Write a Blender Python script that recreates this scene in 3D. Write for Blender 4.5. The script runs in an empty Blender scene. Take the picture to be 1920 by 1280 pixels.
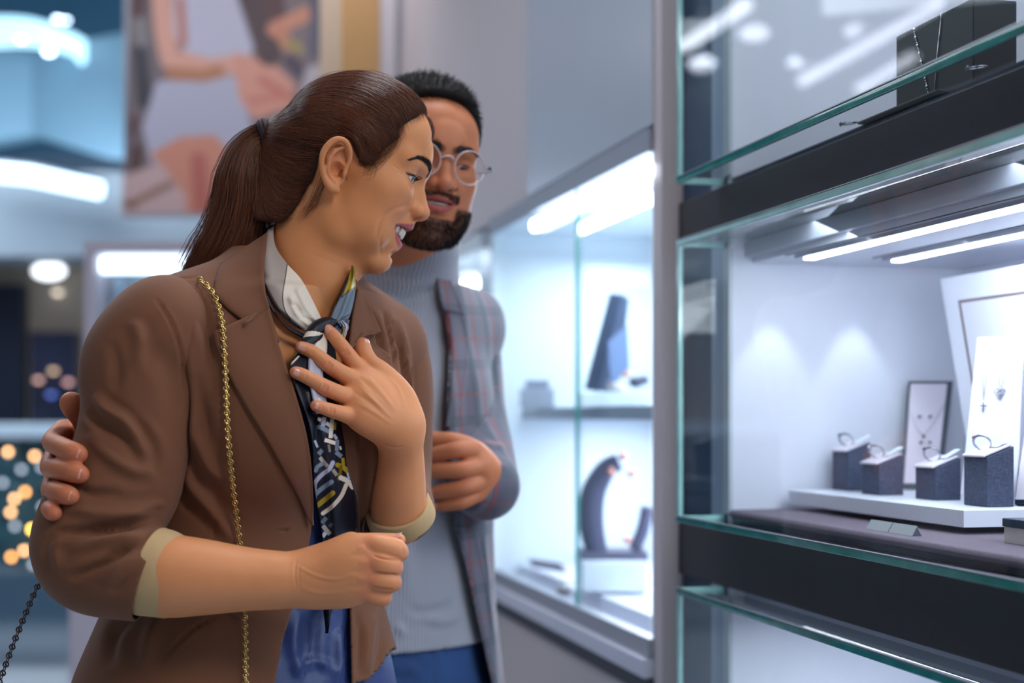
import bpy, math, random
import numpy as np
from mathutils import Vector, Matrix, noise
from mathutils.bvhtree import BVHTree
import openvdb

random.seed(7)
rng = np.random.default_rng(7)
SC = bpy.context.scene
COL = SC.collection
R_ = math.radians

# ------------------------------------------------------------------ camera, world, lights, exposure
CAMZ = 1.27
FP = 2666.667           # focal length in pixels of the 1920 wide frame
cam_data = bpy.data.cameras.new('camera')
cam = bpy.data.objects.new('camera', cam_data)
COL.objects.link(cam)
cam.location = (0, 0, CAMZ)
cam.rotation_euler = (R_(90), 0, 0)
cam_data.lens = 50
cam_data.sensor_width = 36
cam_data.shift_y = 138 / 1920
cam_data.dof.use_dof = True
cam_data.dof.focus_distance = 1.46
cam_data.dof.aperture_fstop = 2.7
cam_data.clip_start = 0.05
SC.camera = cam
SC.view_settings.view_transform = 'Standard'
SC.view_settings.look = 'None'
SC.view_settings.gamma = 1
SC.view_settings.use_curve_mapping = False
SC.view_settings.exposure = 0.25

w = bpy.data.worlds.new('world'); SC.world = w; w.use_nodes = True
bg = w.node_tree.nodes['Background']
bg.inputs[0].default_value = (0.50, 0.62, 0.80, 1)
bg.inputs[1].default_value = 0.18


def area(name, loc, target, sx, sy, power, color):
    l = bpy.data.lights.new(name, 'AREA')
    l.shape = 'RECTANGLE'; l.size = sx; l.size_y = sy
    l.energy = power; l.color = color
    o = bpy.data.objects.new(name, l); COL.objects.link(o)
    o.location = loc
    d = Vector(target) - Vector(loc)
    o.rotation_euler = d.to_track_quat('-Z', 'Y').to_euler()
    return o


# unseen store ceiling lamps and the bright mall behind the shop front
area('overhead_area_light', (1.0, 0.5, 2.6), (-0.15, 1.6, 1.35), 0.8, 0.6, 55, (1.0, 0.91, 0.82))
area('overhead_area_light', (-1.3, 0.3, 2.7), (-0.25, 1.6, 1.3), 0.8, 0.8, 3.5, (1.0, 0.84, 0.70))
area('overhead_area_light', (0.35, 2.2, 2.7), (-0.15, 1.6, 1.4), 0.5, 1.4, 42, (0.90, 0.94, 1.0))  # added for cool rim and fill light on the couple
area('overhead_area_light', (-1.6, 2.9, 2.8), (-0.4, 1.8, 1.2), 1.2, 1.0, 12, (0.80, 0.90, 1.0))


def P(px, py, Y):
    """point of the place seen at a photo pixel, at distance Y"""
    return np.array([(px - 960) / FP * Y, Y, CAMZ + (778 - py) / FP * Y])


def proj(co):
    co = np.asarray(co)
    Y = np.maximum(co[..., 1], 1e-3)
    return 960 + FP * co[..., 0] / Y, 778 - FP * (co[..., 2] - CAMZ) / Y


# ------------------------------------------------------------------ materials
def new_mat(name):
    m = bpy.data.materials.new(name); m.use_nodes = True
    return m, m.node_tree, m.node_tree.nodes['Principled BSDF']


def lin(c):
    return tuple(((x / 255 + 0.055) / 1.055) ** 2.4 if x > 10 else x / 255 / 12.92 for x in c)


def mat(name, rgb, rough=0.5, metal=0.0, noise_scale=0, noise_amt=0.0, bump=0.0, bump_scale=0, spec=0.5,
        sheen=0.0, coat=0.0, emis=None, estr=0.0, alpha=None, aniso=None, bump_dist=0.001):
    """procedural principled material; rgb is sRGB 0-255"""
    m, nt, b = new_mat(name)
    c = lin(rgb) + (1,)
    b.inputs['Base Color'].default_value = c
    b.inputs['Roughness'].default_value = rough
    b.inputs['Metallic'].default_value = metal
    b.inputs['Specular IOR Level'].default_value = spec
    if sheen: b.inputs['Sheen Weight'].default_value = sheen; b.inputs['Sheen Roughness'].default_value = .5
    if coat: b.inputs['Coat Weight'].default_value = coat
    if emis:
        b.inputs['Emission Color'].default_value = lin(emis) + (1,)
        b.inputs['Emission Strength'].default_value = estr
    tc = None
    if noise_amt or bump:
        tc = nt.nodes.new('ShaderNodeTexCoord')
    if noise_amt:
        n = nt.nodes.new('ShaderNodeTexNoise'); n.inputs['Scale'].default_value = noise_scale; n.inputs['Detail'].default_value = 5
        mx = nt.nodes.new('ShaderNodeMix'); mx.data_type = 'RGBA'
        lo = tuple(max(0, x * (1 - noise_amt)) for x in c[:3]) + (1,)
        hi = tuple(min(1, x * (1 + noise_amt)) for x in c[:3]) + (1,)
        mx.inputs[6].default_value = lo; mx.inputs[7].default_value = hi
        nt.links.new(tc.outputs['Object'], n.inputs['Vector'])
        nt.links.new(n.outputs['Fac'], mx.inputs[0]); nt.links.new(mx.outputs[2], b.inputs['Base Color'])
    if bump:
        n2 = nt.nodes.new('ShaderNodeTexNoise'); n2.inputs['Scale'].default_value = bump_scale; n2.inputs['Detail'].default_value = 4
        bp = nt.nodes.new('ShaderNodeBump'); bp.inputs['Strength'].default_value = bump; bp.inputs['Distance'].default_value = bump_dist
        nt.links.new(tc.outputs['Object'], n2.inputs['Vector'])
        nt.links.new(n2.outputs['Fac'], bp.inputs['Height']); nt.links.new(bp.outputs[0], b.inputs['Normal'])
    return m


def glow(name, rgb, strength):
    m, nt, b = new_mat(name)
    b.inputs['Base Color'].default_value = lin(rgb) + (1,)
    b.inputs['Emission Color'].default_value = lin(rgb) + (1,)
    b.inputs['Emission Strength'].default_value = strength
    return m


def glass_mat(name, tint=(0.93, 0.985, 0.975), rough=0.0, tintamt=1.0):
    """thin clear pane: mostly see-through with fresnel reflections"""
    m = bpy.data.materials.new(name); m.use_nodes = True
    nt = m.node_tree; nt.nodes.clear()
    out = nt.nodes.new('ShaderNodeOutputMaterial')
    tr = nt.nodes.new('ShaderNodeBsdfTransparent'); tr.inputs[0].default_value = tint + (1,)
    gl = nt.nodes.new('ShaderNodeBsdfGlossy'); gl.inputs['Roughness'].default_value = rough
    fr = nt.nodes.new('ShaderNodeFresnel'); fr.inputs[0].default_value = 1.5
    mx = nt.nodes.new('ShaderNodeMixShader')
    ge = nt.nodes.new('ShaderNodeNewGeometry'); inv = nt.nodes.new('ShaderNodeMath'); inv.operation = 'SUBTRACT'; inv.inputs[0].default_value = 1
    mu = nt.nodes.new('ShaderNodeMath'); mu.operation = 'MULTIPLY'     # only the first surface mirrors, so grazing views stay clear
    nt.links.new(ge.outputs['Backfacing'], inv.inputs[1]); nt.links.new(fr.outputs[0], mu.inputs[0]); nt.links.new(inv.outputs[0], mu.inputs[1])
    nt.links.new(mu.outputs[0], mx.inputs[0]); nt.links.new(tr.outputs[0], mx.inputs[1]); nt.links.new(gl.outputs[0], mx.inputs[2])
    nt.links.new(mx.outputs[0], out.inputs[0])
    return m


def attr_mat(name, attr='tint', rough=0.5, sss=0.0, bump=0.0, bump_scale=300, sheen=0, weave=0, weave_scale=900, spec=.5, coat=0, metal=0,
             rough_attr=None, noise_amt=0.0, noise_scale=20):
    """material whose colour is the dye / complexion stored per point"""
    m, nt, b = new_mat(name)
    a = nt.nodes.new('ShaderNodeAttribute'); a.attribute_name = attr
    csrc = a.outputs['Color']
    tc = nt.nodes.new('ShaderNodeTexCoord')
    if noise_amt:
        n = nt.nodes.new('ShaderNodeTexNoise'); n.inputs['Scale'].default_value = noise_scale; n.inputs['Detail'].default_value = 6
        mr = nt.nodes.new('ShaderNodeMapRange'); mr.inputs[3].default_value = 1 - noise_amt; mr.inputs[4].default_value = 1 + noise_amt
        vm = nt.nodes.new('ShaderNodeVectorMath'); vm.operation = 'SCALE'
        nt.links.new(tc.outputs['Object'], n.inputs['Vector']); nt.links.new(n.outputs['Fac'], mr.inputs[0])
        nt.links.new(csrc, vm.inputs[0]); nt.links.new(mr.outputs[0], vm.inputs['Scale'])
        csrc = vm.outputs[0]
    nt.links.new(csrc, b.inputs['Base Color'])
    b.inputs['Roughness'].default_value = rough
    b.inputs['Specular IOR Level'].default_value = spec
    b.inputs['Metallic'].default_value = metal
    if coat: b.inputs['Coat Weight'].default_value = coat; b.inputs['Coat Roughness'].default_value = .25
    if sheen: b.inputs['Sheen Weight'].default_value = sheen
    if sss:
        b.inputs['Subsurface Weight'].default_value = sss
        b.inputs['Subsurface Radius'].default_value = (1.0, 0.35, 0.18)
        b.inputs['Subsurface Scale'].default_value = 0.006
    if bump:
        n2 = nt.nodes.new('ShaderNodeTexNoise'); n2.inputs['Scale'].default_value = bump_scale; n2.inputs['Detail'].default_value = 4
        bp = nt.nodes.new('ShaderNodeBump'); bp.inputs['Strength'].default_value = bump; bp.inputs['Distance'].default_value = 0.001
        nt.links.new(tc.outputs['Object'], n2.inputs['Vector'])
        nt.links.new(n2.outputs['Fac'], bp.inputs['Height']); nt.links.new(bp.outputs[0], b.inputs['Normal'])
    return m


# ------------------------------------------------------------------ object helpers
def tag(o, label=None, cat=None, group=None, kind=None):
    if label: o['label'] = label
    if cat: o['category'] = cat
    if group: o['group'] = group
    if kind: o['kind'] = kind
    return o


def thing(name, loc, label, cat, group=None):
    o = bpy.data.objects.new(name, None); COL.objects.link(o)
    o.location = tuple(loc); o.empty_display_size = .05
    return tag(o, label, cat, group)


def wpos(o):
    p = Vector(o.location)
    return p if o.parent is None else p  # parts keep world coordinates in their mesh


def attach(o, parent):
    if parent is not None:
        o.parent = parent
        root = parent
        while root.parent: root = root.parent
        if root.type == 'EMPTY' and parent is root:
            o.matrix_parent_inverse = Matrix.Translation(-Vector(root.location))


def mobj(name, V, Fc, material, parent=None, smooth=True, attrs=None, uv=None):
    me = bpy.data.meshes.new(name)
    V = np.asarray(V, dtype=float)
    if isinstance(Fc, np.ndarray):
        nf, k = Fc.shape
        me.vertices.add(len(V)); me.vertices.foreach_set('co', V.ravel())
        me.loops.add(nf * k); me.loops.foreach_set('vertex_index', Fc.astype(np.int32).ravel())
        me.polygons.add(nf); me.polygons.foreach_set('loop_start', np.arange(0, nf * k, k, dtype=np.int32))
        me.update(calc_edges=True); me.validate()
    else:
        me.from_pydata([tuple(v) for v in V], [], [tuple(int(i) for i in f) for f in Fc]); me.update()
    if smooth:
        me.polygons.foreach_set('use_smooth', [True] * len(me.polygons))
    if attrs:
        for k_, arr in attrs.items():
            a = me.color_attributes.new(k_, 'FLOAT_COLOR', 'POINT')
            arr4 = np.ones((len(V), 4), dtype=np.float32); arr4[:, :arr.shape[1]] = arr
            a.data.foreach_set('color', arr4.ravel())
    o = bpy.data.objects.new(name, me); COL.objects.link(o)
    if material is not None: me.materials.append(material)
    attach(o, parent)
    return o


BOXF = [(0, 3, 2, 1), (4, 5, 6, 7), (0, 1, 5, 4), (1, 2, 6, 5), (2, 3, 7, 6), (3, 0, 4, 7)]


class MB:
    """collects simple solids into one mesh"""
    def __init__(s): s.v = []; s.f = []

    def hexa(s, c8):
        n = len(s.v); s.v += [tuple(c) for c in c8]
        s.f += [tuple(n + i for i in q) for q in BOXF]; return s

    def box(s, x0, x1, y0, y1, z0, z1):
        return s.hexa([(x0, y0, z0), (x1, y0, z0), (x1, y1, z0), (x0, y1, z0), (x0, y0, z1), (x1, y0, z1), (x1, y1, z1), (x0, y1, z1)])

    def add(s, V, F):
        n = len(s.v); s.v += [tuple(p) for p in V]; s.f += [tuple(n + i for i in q) for q in F]; return s

    def tube(s, pts, rad, seg=10, closed=False):
        pts = [Vector(p) for p in pts]; n0 = len(s.v); m = len(pts)
        rad = rad if hasattr(rad, '__len__') else [rad] * m
        up = None
        for i, p in enumerate(pts):
            a = pts[i - 1] if (i > 0 or closed) else p
            b = pts[(i + 1) % m] if (i < m - 1 or closed) else p
            t = (b - a).normalized()
            if up is None:
                up = t.orthogonal().normalized()
            up = (up - t * up.dot(t)).normalized()
            sd = t.cross(up)
            for k in range(seg):
                an = 2 * math.pi * k / seg
                s.v.append(tuple(p + (up * math.cos(an) + sd * math.sin(an)) * rad[i]))
        for i in range(m if closed else m - 1):
            j = (i + 1) % m
            for k in range(seg):
                s.f.append((n0 + i * seg + k, n0 + i * seg + (k + 1) % seg, n0 + j * seg + (k + 1) % seg, n0 + j * seg + k))
        if not closed:
            s.f.append(tuple(n0 + k for k in reversed(range(seg)))); s.f.append(tuple(n0 + (m - 1) * seg + k for k in range(seg)))
        return s

    def ball(s, c, r, seg=12, rings=8):
        r = r if hasattr(r, '__len__') else (r, r, r)
        n0 = len(s.v)
        s.v.append((c[0], c[1], c[2] + r[2]))
        for i in range(1, rings):
            th = math.pi * i / rings
            for k in range(seg):
                ph = 2 * math.pi * k / seg
                s.v.append((c[0] + r[0] * math.sin(th) * math.cos(ph), c[1] + r[1] * math.sin(th) * math.sin(ph), c[2] + r[2] * math.cos(th)))
        s.v.append((c[0], c[1], c[2] - r[2])); L = len(s.v) - 1
        for k in range(seg):
            s.f.append((n0, n0 + 1 + k, n0 + 1 + (k + 1) % seg))
            s.f.append((L, L - seg + (k + 1) % seg, L - seg + k))
        for i in range(rings - 2):
            for k in range(seg):
                a = n0 + 1 + i * seg
                s.f.append((a + k, a + seg + k, a + seg + (k + 1) % seg, a + (k + 1) % seg))
        return s

    def build(s, name, material, parent=None, smooth=False, bevel=0.0, bseg=2):
        o = mobj(name, s.v, s.f, material, parent, smooth)
        if bevel:
            b = o.modifiers.new('b', 'BEVEL'); b.width = bevel; b.segments = bseg; b.limit_method = 'ANGLE'; b.angle_limit = R_(40)
            o.data.polygons.foreach_set('use_smooth', [True] * len(o.data.polygons))
            wn = o.modifiers.new('w', 'WEIGHTED_NORMAL')
        return o


# ------------------------------------------------------------------ distance-field sculpting
def smin(a, b, k):
    if k <= 0: return np.minimum(a, b)
    h = np.maximum(k - np.abs(a - b), 0) / k
    return np.minimum(a, b) - h * h * k * .25


class Field:
    def __init__(s, lo, hi, h):
        s.lo = np.array(lo, float); s.h = h
        s.n = np.ceil((np.array(hi, float) - s.lo) / h).astype(int) + 1
        s.ax = [s.lo[i] + np.arange(s.n[i]) * h for i in range(3)]
        s.d = np.full(s.n, 9e2 * h, np.float32)
        s.W = None

    def _r(s, lo, hi):
        a = np.clip(np.floor((np.asarray(lo) - s.lo) / s.h).astype(int), 0, s.n)
        b = np.clip(np.ceil((np.asarray(hi) - s.lo) / s.h).astype(int) + 1, 0, s.n)
        if np.any(b <= a): return None
        sl = tuple(slice(a[i], b[i]) for i in range(3))
        X = s.ax[0][sl[0]][:, None, None].astype(np.float32)
        Y = s.ax[1][sl[1]][None, :, None].astype(np.float32)
        Z = s.ax[2][sl[2]][None, None, :].astype(np.float32)
        return sl, X, Y, Z

    def _op(s, sl, b, k, op):
        a = s.d[sl]
        if op == '+': s.d[sl] = smin(a, b, k)
        elif op == '-': s.d[sl] = -smin(-a, b, k)
        elif op == '&': s.d[sl] = -smin(-a, -b, k)

    def cone(s, a, b, ra, rb=None, k=0.0, op='+'):
        a = np.array(a, float); b = np.array(b, float); rb = ra if rb is None else rb
        m = k + 2 * s.h + max(ra, rb)
        r = s._r(np.minimum(a, b) - m, np.maximum(a, b) + m)
        if r is None: return s
        sl, X, Y, Z = r
        ba = b - a; L2 = max(ba @ ba, 1e-12)
        t = np.clip(((X - a[0]) * ba[0] + (Y - a[1]) * ba[1] + (Z - a[2]) * ba[2]) / L2, 0, 1)
        d = np.sqrt((X - a[0] - t * ba[0]) ** 2 + (Y - a[1] - t * ba[1]) ** 2 + (Z - a[2] - t * ba[2]) ** 2) - (ra + (rb - ra) * t)
        s._op(sl, d, k, op); return s

    def chain(s, pts, k=0.0, op='+'):
        """pts: (x,y,z,r) joints"""
        m = k + 2 * s.h + max(p[3] for p in pts)
        A = np.array([p[:3] for p in pts], float)
        r = s._r(A.min(0) - m, A.max(0) + m)
        if r is None: return s
        sl, X, Y, Z = r
        best = None
        for p, q in zip(pts[:-1], pts[1:]):
            a = np.array(p[:3], float); ba = np.array(q[:3], float) - a; L2 = max(ba @ ba, 1e-12)
            t = np.clip(((X - a[0]) * ba[0] + (Y - a[1]) * ba[1] + (Z - a[2]) * ba[2]) / L2, 0, 1)
            d = np.sqrt((X - a[0] - t * ba[0]) ** 2 + (Y - a[1] - t * ba[1]) ** 2 + (Z - a[2] - t * ba[2]) ** 2) - (p[3] + (q[3] - p[3]) * t)
            best = d if best is None else smin(best, d, min(p[3], q[3]) * .35)
        s._op(sl, best, k, op); return s

    def ell(s, c, r, k=0.0, op='+', rot=None):
        """rot: 3x3 whose columns are the ellipsoid axes"""
        c = np.array(c, float); r = np.array(r, float) if hasattr(r, '__len__') else np.array([r] * 3, float)
        ext = r if rot is None else np.abs(rot) @ r
        m = k + 2 * s.h
        g = s._r(c - ext - m, c + ext + m)
        if g is None: return s
        sl, X, Y, Z = g
        X = X - c[0]; Y = Y - c[1]; Z = Z - c[2]
        if rot is not None:
            X, Y, Z = (rot[0, 0] * X + rot[1, 0] * Y + rot[2, 0] * Z, rot[0, 1] * X + rot[1, 1] * Y + rot[2, 1] * Z,
                       rot[0, 2] * X + rot[1, 2] * Y + rot[2, 2] * Z)
        k0 = np.sqrt((X / r[0]) ** 2 + (Y / r[1]) ** 2 + (Z / r[2]) ** 2)
        k1 = np.sqrt((X / r[0] ** 2) ** 2 + (Y / r[1] ** 2) ** 2 + (Z / r[2] ** 2) ** 2) + 1e-9
        d = k0 * (k0 - 1) / k1
        s._op(sl, d.astype(np.float32), k, op); return s

    def func(s, lo, hi, fn, k=0.0, op='+'):
        g = s._r(lo, hi)
        if g is None: return s
        sl, X, Y, Z = g
        s._op(sl, np.broadcast_to(fn(X, Y, Z), s.d[sl].shape).astype(np.float32), k, op); return s

    def loft(s, rows, yaw, k=0.0, p=2.0, op='+'):
        """rows of (z, cx, cy, a, b): superellipse slices, a along the yaw axis, b across it"""
        rows = sorted(rows); A = np.array(rows, float)
        zz = A[:, 0]
        c_, s_ = math.cos(yaw), math.sin(yaw)
        m = A[:, 3:].max() + k + 3 * s.h
        g = s._r((A[:, 1].min() - m, A[:, 2].min() - m, zz[0]), (A[:, 1].max() + m, A[:, 2].max() + m, zz[-1]))
        if g is None: return s
        sl, X, Y, Z = g
        def ip(i):
            zf = np.linspace(zz[0], zz[-1], 200); v = np.interp(zf, zz, A[:, i])
            ker = np.hanning(23); ker /= ker.sum()
            v = np.convolve(np.pad(v, 11, mode='edge'), ker, 'valid')
            return np.interp(Z, zf, v).astype(np.float32)
        cx, cy, a, b = ip(1), ip(2), ip(3), ip(4)
        U = (X - cx) * c_ + (Y - cy) * s_; V = -(X - cx) * s_ + (Y - cy) * c_
        q = ((np.abs(U) / a) ** p + (np.abs(V) / b) ** p) ** (1 / p)
        d = (q - 1) * np.minimum(a, b)
        s._op(sl, d.astype(np.float32), k, op); return s

    def smooth(s, it=1):
        for _ in range(it):
            d = s.d
            for ax in range(3):
                d = (np.roll(d, 1, ax) + np.roll(d, -1, ax) + 2 * d) * .25
            s.d = d
        return s

    def mesh(s):
        lim = 4 * s.h
        arr = np.clip(s.d, -lim, lim).astype(np.float32)
        for ax in range(3):
            for e in (0, -1):
                ix = [slice(None)] * 3; ix[ax] = e; arr[tuple(ix)] = lim
        g = openvdb.FloatGrid(lim); g.copyFromArray(arr)
        pts, quads = g.convertToQuads(0.0)
        V = np.asarray(pts, float) * s.h + s.lo
        Q = np.asarray(quads)[:, ::-1].copy()
        a, b, c = V[Q[:, 0]], V[Q[:, 1]], V[Q[:, 2]]
        if (np.cross(b - a, c - a) * a).sum() < 0: Q = Q[:, ::-1].copy()      # outward facing
        return V, Q

    def sample(s, V):
        g = (np.asarray(V) - s.lo) / s.h
        i = np.clip(np.floor(g).astype(int), 0, s.n - 2); f = g - i
        r = 0
        for dx in (0, 1):
            for dy in (0, 1):
                for dz in (0, 1):
                    wgt = (f[:, 0] if dx else 1 - f[:, 0]) * (f[:, 1] if dy else 1 - f[:, 1]) * (f[:, 2] if dz else 1 - f[:, 2])
                    r = r + wgt * s.d[i[:, 0] + dx, i[:, 1] + dy, i[:, 2] + dz]
        return r


def vnormals(V, Fq):
    n = np.zeros_like(V)
    a = V[Fq[:, 0]]; b = V[Fq[:, 1]]; c = V[Fq[:, 2]]; d = V[Fq[:, -1]]
    fn = np.cross(c - a, d - b) if Fq.shape[1] == 4 else np.cross(b - a, c - a)
    for i in range(Fq.shape[1]): np.add.at(n, Fq[:, i], fn)
    return n / (np.linalg.norm(n, axis=1, keepdims=True) + 1e-12)


def bvh(V, Fq):
    return BVHTree.FromPolygons([tuple(v) for v in V], [tuple(int(i) for i in f) for f in Fq])


CAMP = Vector((0, 0, CAMZ))


def hit(tree, px, py, back=None):
    d = Vector(P(px, py, 1.0)) - CAMP
    d.normalize()
    loc, nor, _, _ = tree.ray_cast(CAMP, d)
    if loc is None:
        return None, None
    if nor.dot(d) > 0: nor = -nor
    return np.array(loc), np.array(nor)


def catmull(pts, n):
    pts = np.array(pts, float); m = len(pts)
    ext = np.vstack([2 * pts[0] - pts[1], pts, 2 * pts[-1] - pts[-2]])
    out = []
    for u in np.linspace(0, m - 1 - 1e-9, n):
        i = int(u); t = u - i
        p0, p1, p2, p3 = ext[i], ext[i + 1], ext[i + 2], ext[i + 3]
        out.append(.5 * ((2 * p1) + (-p0 + p2) * t + (2 * p0 - 5 * p1 + 4 * p2 - p3) * t * t + (-p0 + 3 * p1 - 3 * p2 + p3) * t ** 3))
    return np.array(out)


def seg_dist(px, py, path):
    """distance in pixels from points to a polyline, and the arc parameter"""
    best = np.full(px.shape, 1e9); par = np.zeros(px.shape)
    path = np.array(path, float); n = len(path) - 1
    for i in range(n):
        a, b = path[i], path[i + 1]; ba = b - a; L = ba @ ba + 1e-9
        t = np.clip(((px - a[0]) * ba[0] + (py - a[1]) * ba[1]) / L, 0, 1)
        d = np.hypot(px - a[0] - t * ba[0], py - a[1] - t * ba[1])
        m = d < best; best = np.where(m, d, best); par = np.where(m, (i + t) / n, par)
    return best, par


def inside(px, py, poly):
    poly = np.array(poly, float); r = np.zeros(px.shape, bool); j = len(poly) - 1
    for i in range(len(poly)):
        xi, yi = poly[i]; xj, yj = poly[j]
        c = ((yi > py) != (yj > py)) & (px < (xj - xi) * (py - yi) / (yj - yi + 1e-12) + xi)
        r ^= c; j = i
    return r


def groove(V, N, path, width, amp, ridge=0.0, depth_rng=None, face=-.05, taper=True, sm=None):
    """press a crease (amp<0) or raise a fold (amp>0) along a path traced on the visible side"""
    px, py = proj(V); path = np.array(path, float)
    lo = path.min(0) - width * 4; hi = path.max(0) + width * 4
    view = V - np.array([0, 0, CAMZ]); view /= np.linalg.norm(view, axis=1)[:, None]
    m = (px > lo[0]) & (px < hi[0]) & (py > lo[1]) & (py < hi[1]) & ((N * view).sum(1) < -face)
    if depth_rng is not None: m &= (V[:, 1] > depth_rng[0]) & (V[:, 1] < depth_rng[1])
    ii = np.where(m)[0]
    if not len(ii): return V
    pth = catmull(path, max(12, len(path) * 6)) if len(path) > 2 else path
    d, t = seg_dist(px[ii], py[ii], pth)
    e = (np.sin(np.pi * np.clip(t, 0, 1)) ** .6) if taper else 1
    g = np.exp(-(d / width) ** 2) - ridge * np.exp(-((d - 2.0 * width) / width) ** 2)
    fc = np.clip(-(N[ii] * view[ii]).sum(1) / .35, 0, 1)
    V[ii] += N[ii] * (amp * g * e * fc)[:, None]
    return V


def hair_obj(name, strands, radii, material, parent):
    """strands: array (n, k, 3)"""
    n, k, _ = strands.shape
    hc = bpy.data.hair_curves.new(name)
    hc.add_curves([k] * n)
    hc.position_data.foreach_set('vector', strands.astype(np.float32).ravel())
    at = hc.attributes.get('radius') or hc.attributes.new('radius', 'FLOAT', 'POINT')
    at.data.foreach_set('value', np.broadcast_to(radii, (n, k)).astype(np.float32).ravel())
    o = bpy.data.objects.new(name, hc); COL.objects.link(o)
    hc.materials.append(material)
    attach(o, parent)
    return o
# ------------------------------------------------------------------ the wall line of built-in display cases
def W(t, s, z): return (0.72 - .255 * t + .969 * s, t + .247 * s, z)


def wb(mb, t0, t1, s0, s1, z0, z1):
    return mb.hexa([W(t1, s0, z0), W(t0, s0, z0), W(t0, s1, z0), W(t1, s1, z0), W(t1, s0, z1), W(t0, s0, z1), W(t0, s1, z1), W(t1, s1, z1)])


def wbox(name, m, par, t0, t1, s0, s1, z0, z1, bevel=0.0):
    return wb(MB(), t0, t1, s0, s1, z0, z1).build(name, m, par, bevel=bevel)


M = {}
M['taupe'] = mat('wall_paint', (204, 192, 196), .45, noise_scale=3, noise_amt=.05)
M['cool_wall'] = mat('wall_gloss', (192, 198, 210), .22, noise_scale=1.5, noise_amt=.05)
M['floor'] = mat('floor_tile', (200, 208, 216), .22, noise_scale=4, noise_amt=.05)
M['ceil'] = mat('ceiling_paint', (205, 208, 214), .8)
M['suede'] = mat('dark_suede', (33, 32, 44), .9, noise_scale=35, noise_amt=.16, sheen=.08, bump=.3, bump_scale=900)
M['pad'] = mat('mauve_suede', (92, 76, 94), .85, noise_scale=60, noise_amt=.12, sheen=.12, bump=.8, bump_scale=700)
M['darkgloss'] = mat('dark_lacquer', (40, 64, 90), .3, noise_scale=4, noise_amt=.15, spec=.25)
M['white'] = mat('white_lacquer', (216, 218, 232), .35)
M['whiteboard'] = mat('white_leatherette', (210, 210, 226), .5)
M['glass'] = glass_mat('clear_glass', (0.955, 0.985, 0.985))
M['glassedge'] = mat('green_glass_edge', (48, 140, 134), .08, noise_scale=30, noise_amt=.5, coat=.6)
M['glassedge_l'] = mat('pale_glass_edge', (160, 210, 208), .08, noise_scale=24, noise_amt=.35, coat=.6)
M['alu'] = mat('brushed_aluminium', (190, 192, 200), .35, metal=.8)
M['steel'] = mat('polished_silver', (225, 226, 232), .12, metal=1)
M['bead'] = mat('dark_seal', (70, 74, 88), .5)
M['led'] = glow('led_bar', (236, 244, 255), 7)
M['led2'] = glow('led_bar_soft', (236, 244, 255), 4.5)
M['counter'] = mat('counter_laminate', (196, 184, 184), .4)

fl = MB().box(-9, 4, -1.0, 14, -.06, 0).build('floor', M['floor']); tag(fl, kind='structure')
# wall behind the cases: one run of panels in the wall frame
def struct(name, mb, m): return tag(mb.build(name, m), kind='structure')
struct('wall_right', wb(MB(), .3, 9.0, .44, .50, 0, 3.4), M['taupe'])
pil = MB(); wb(pil, 2.0905, 2.124, .035, .44, 0, 3.4)
struct('trim_1', pil, M['taupe'])
up = MB(); wb(up, 2.12, 2.82, .03, .44, 1.705, 3.4)
struct('wall_panel_upper', up, M['cool_wall'])
up = MB(); wb(up, 2.82, 9.0, .035, .44, 1.705, 3.4)
struct('wall_fascia', up, M['taupe'])
up = MB(); wb(up, 4.33, 4.37, .030, .036, 1.705, 3.4); wb(up, 3.06, 3.09, .030, .036, 2.25, 3.4)
struct('trim_2', up, mat('shadow_gap_bead', (120, 122, 136), .5))

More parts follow.
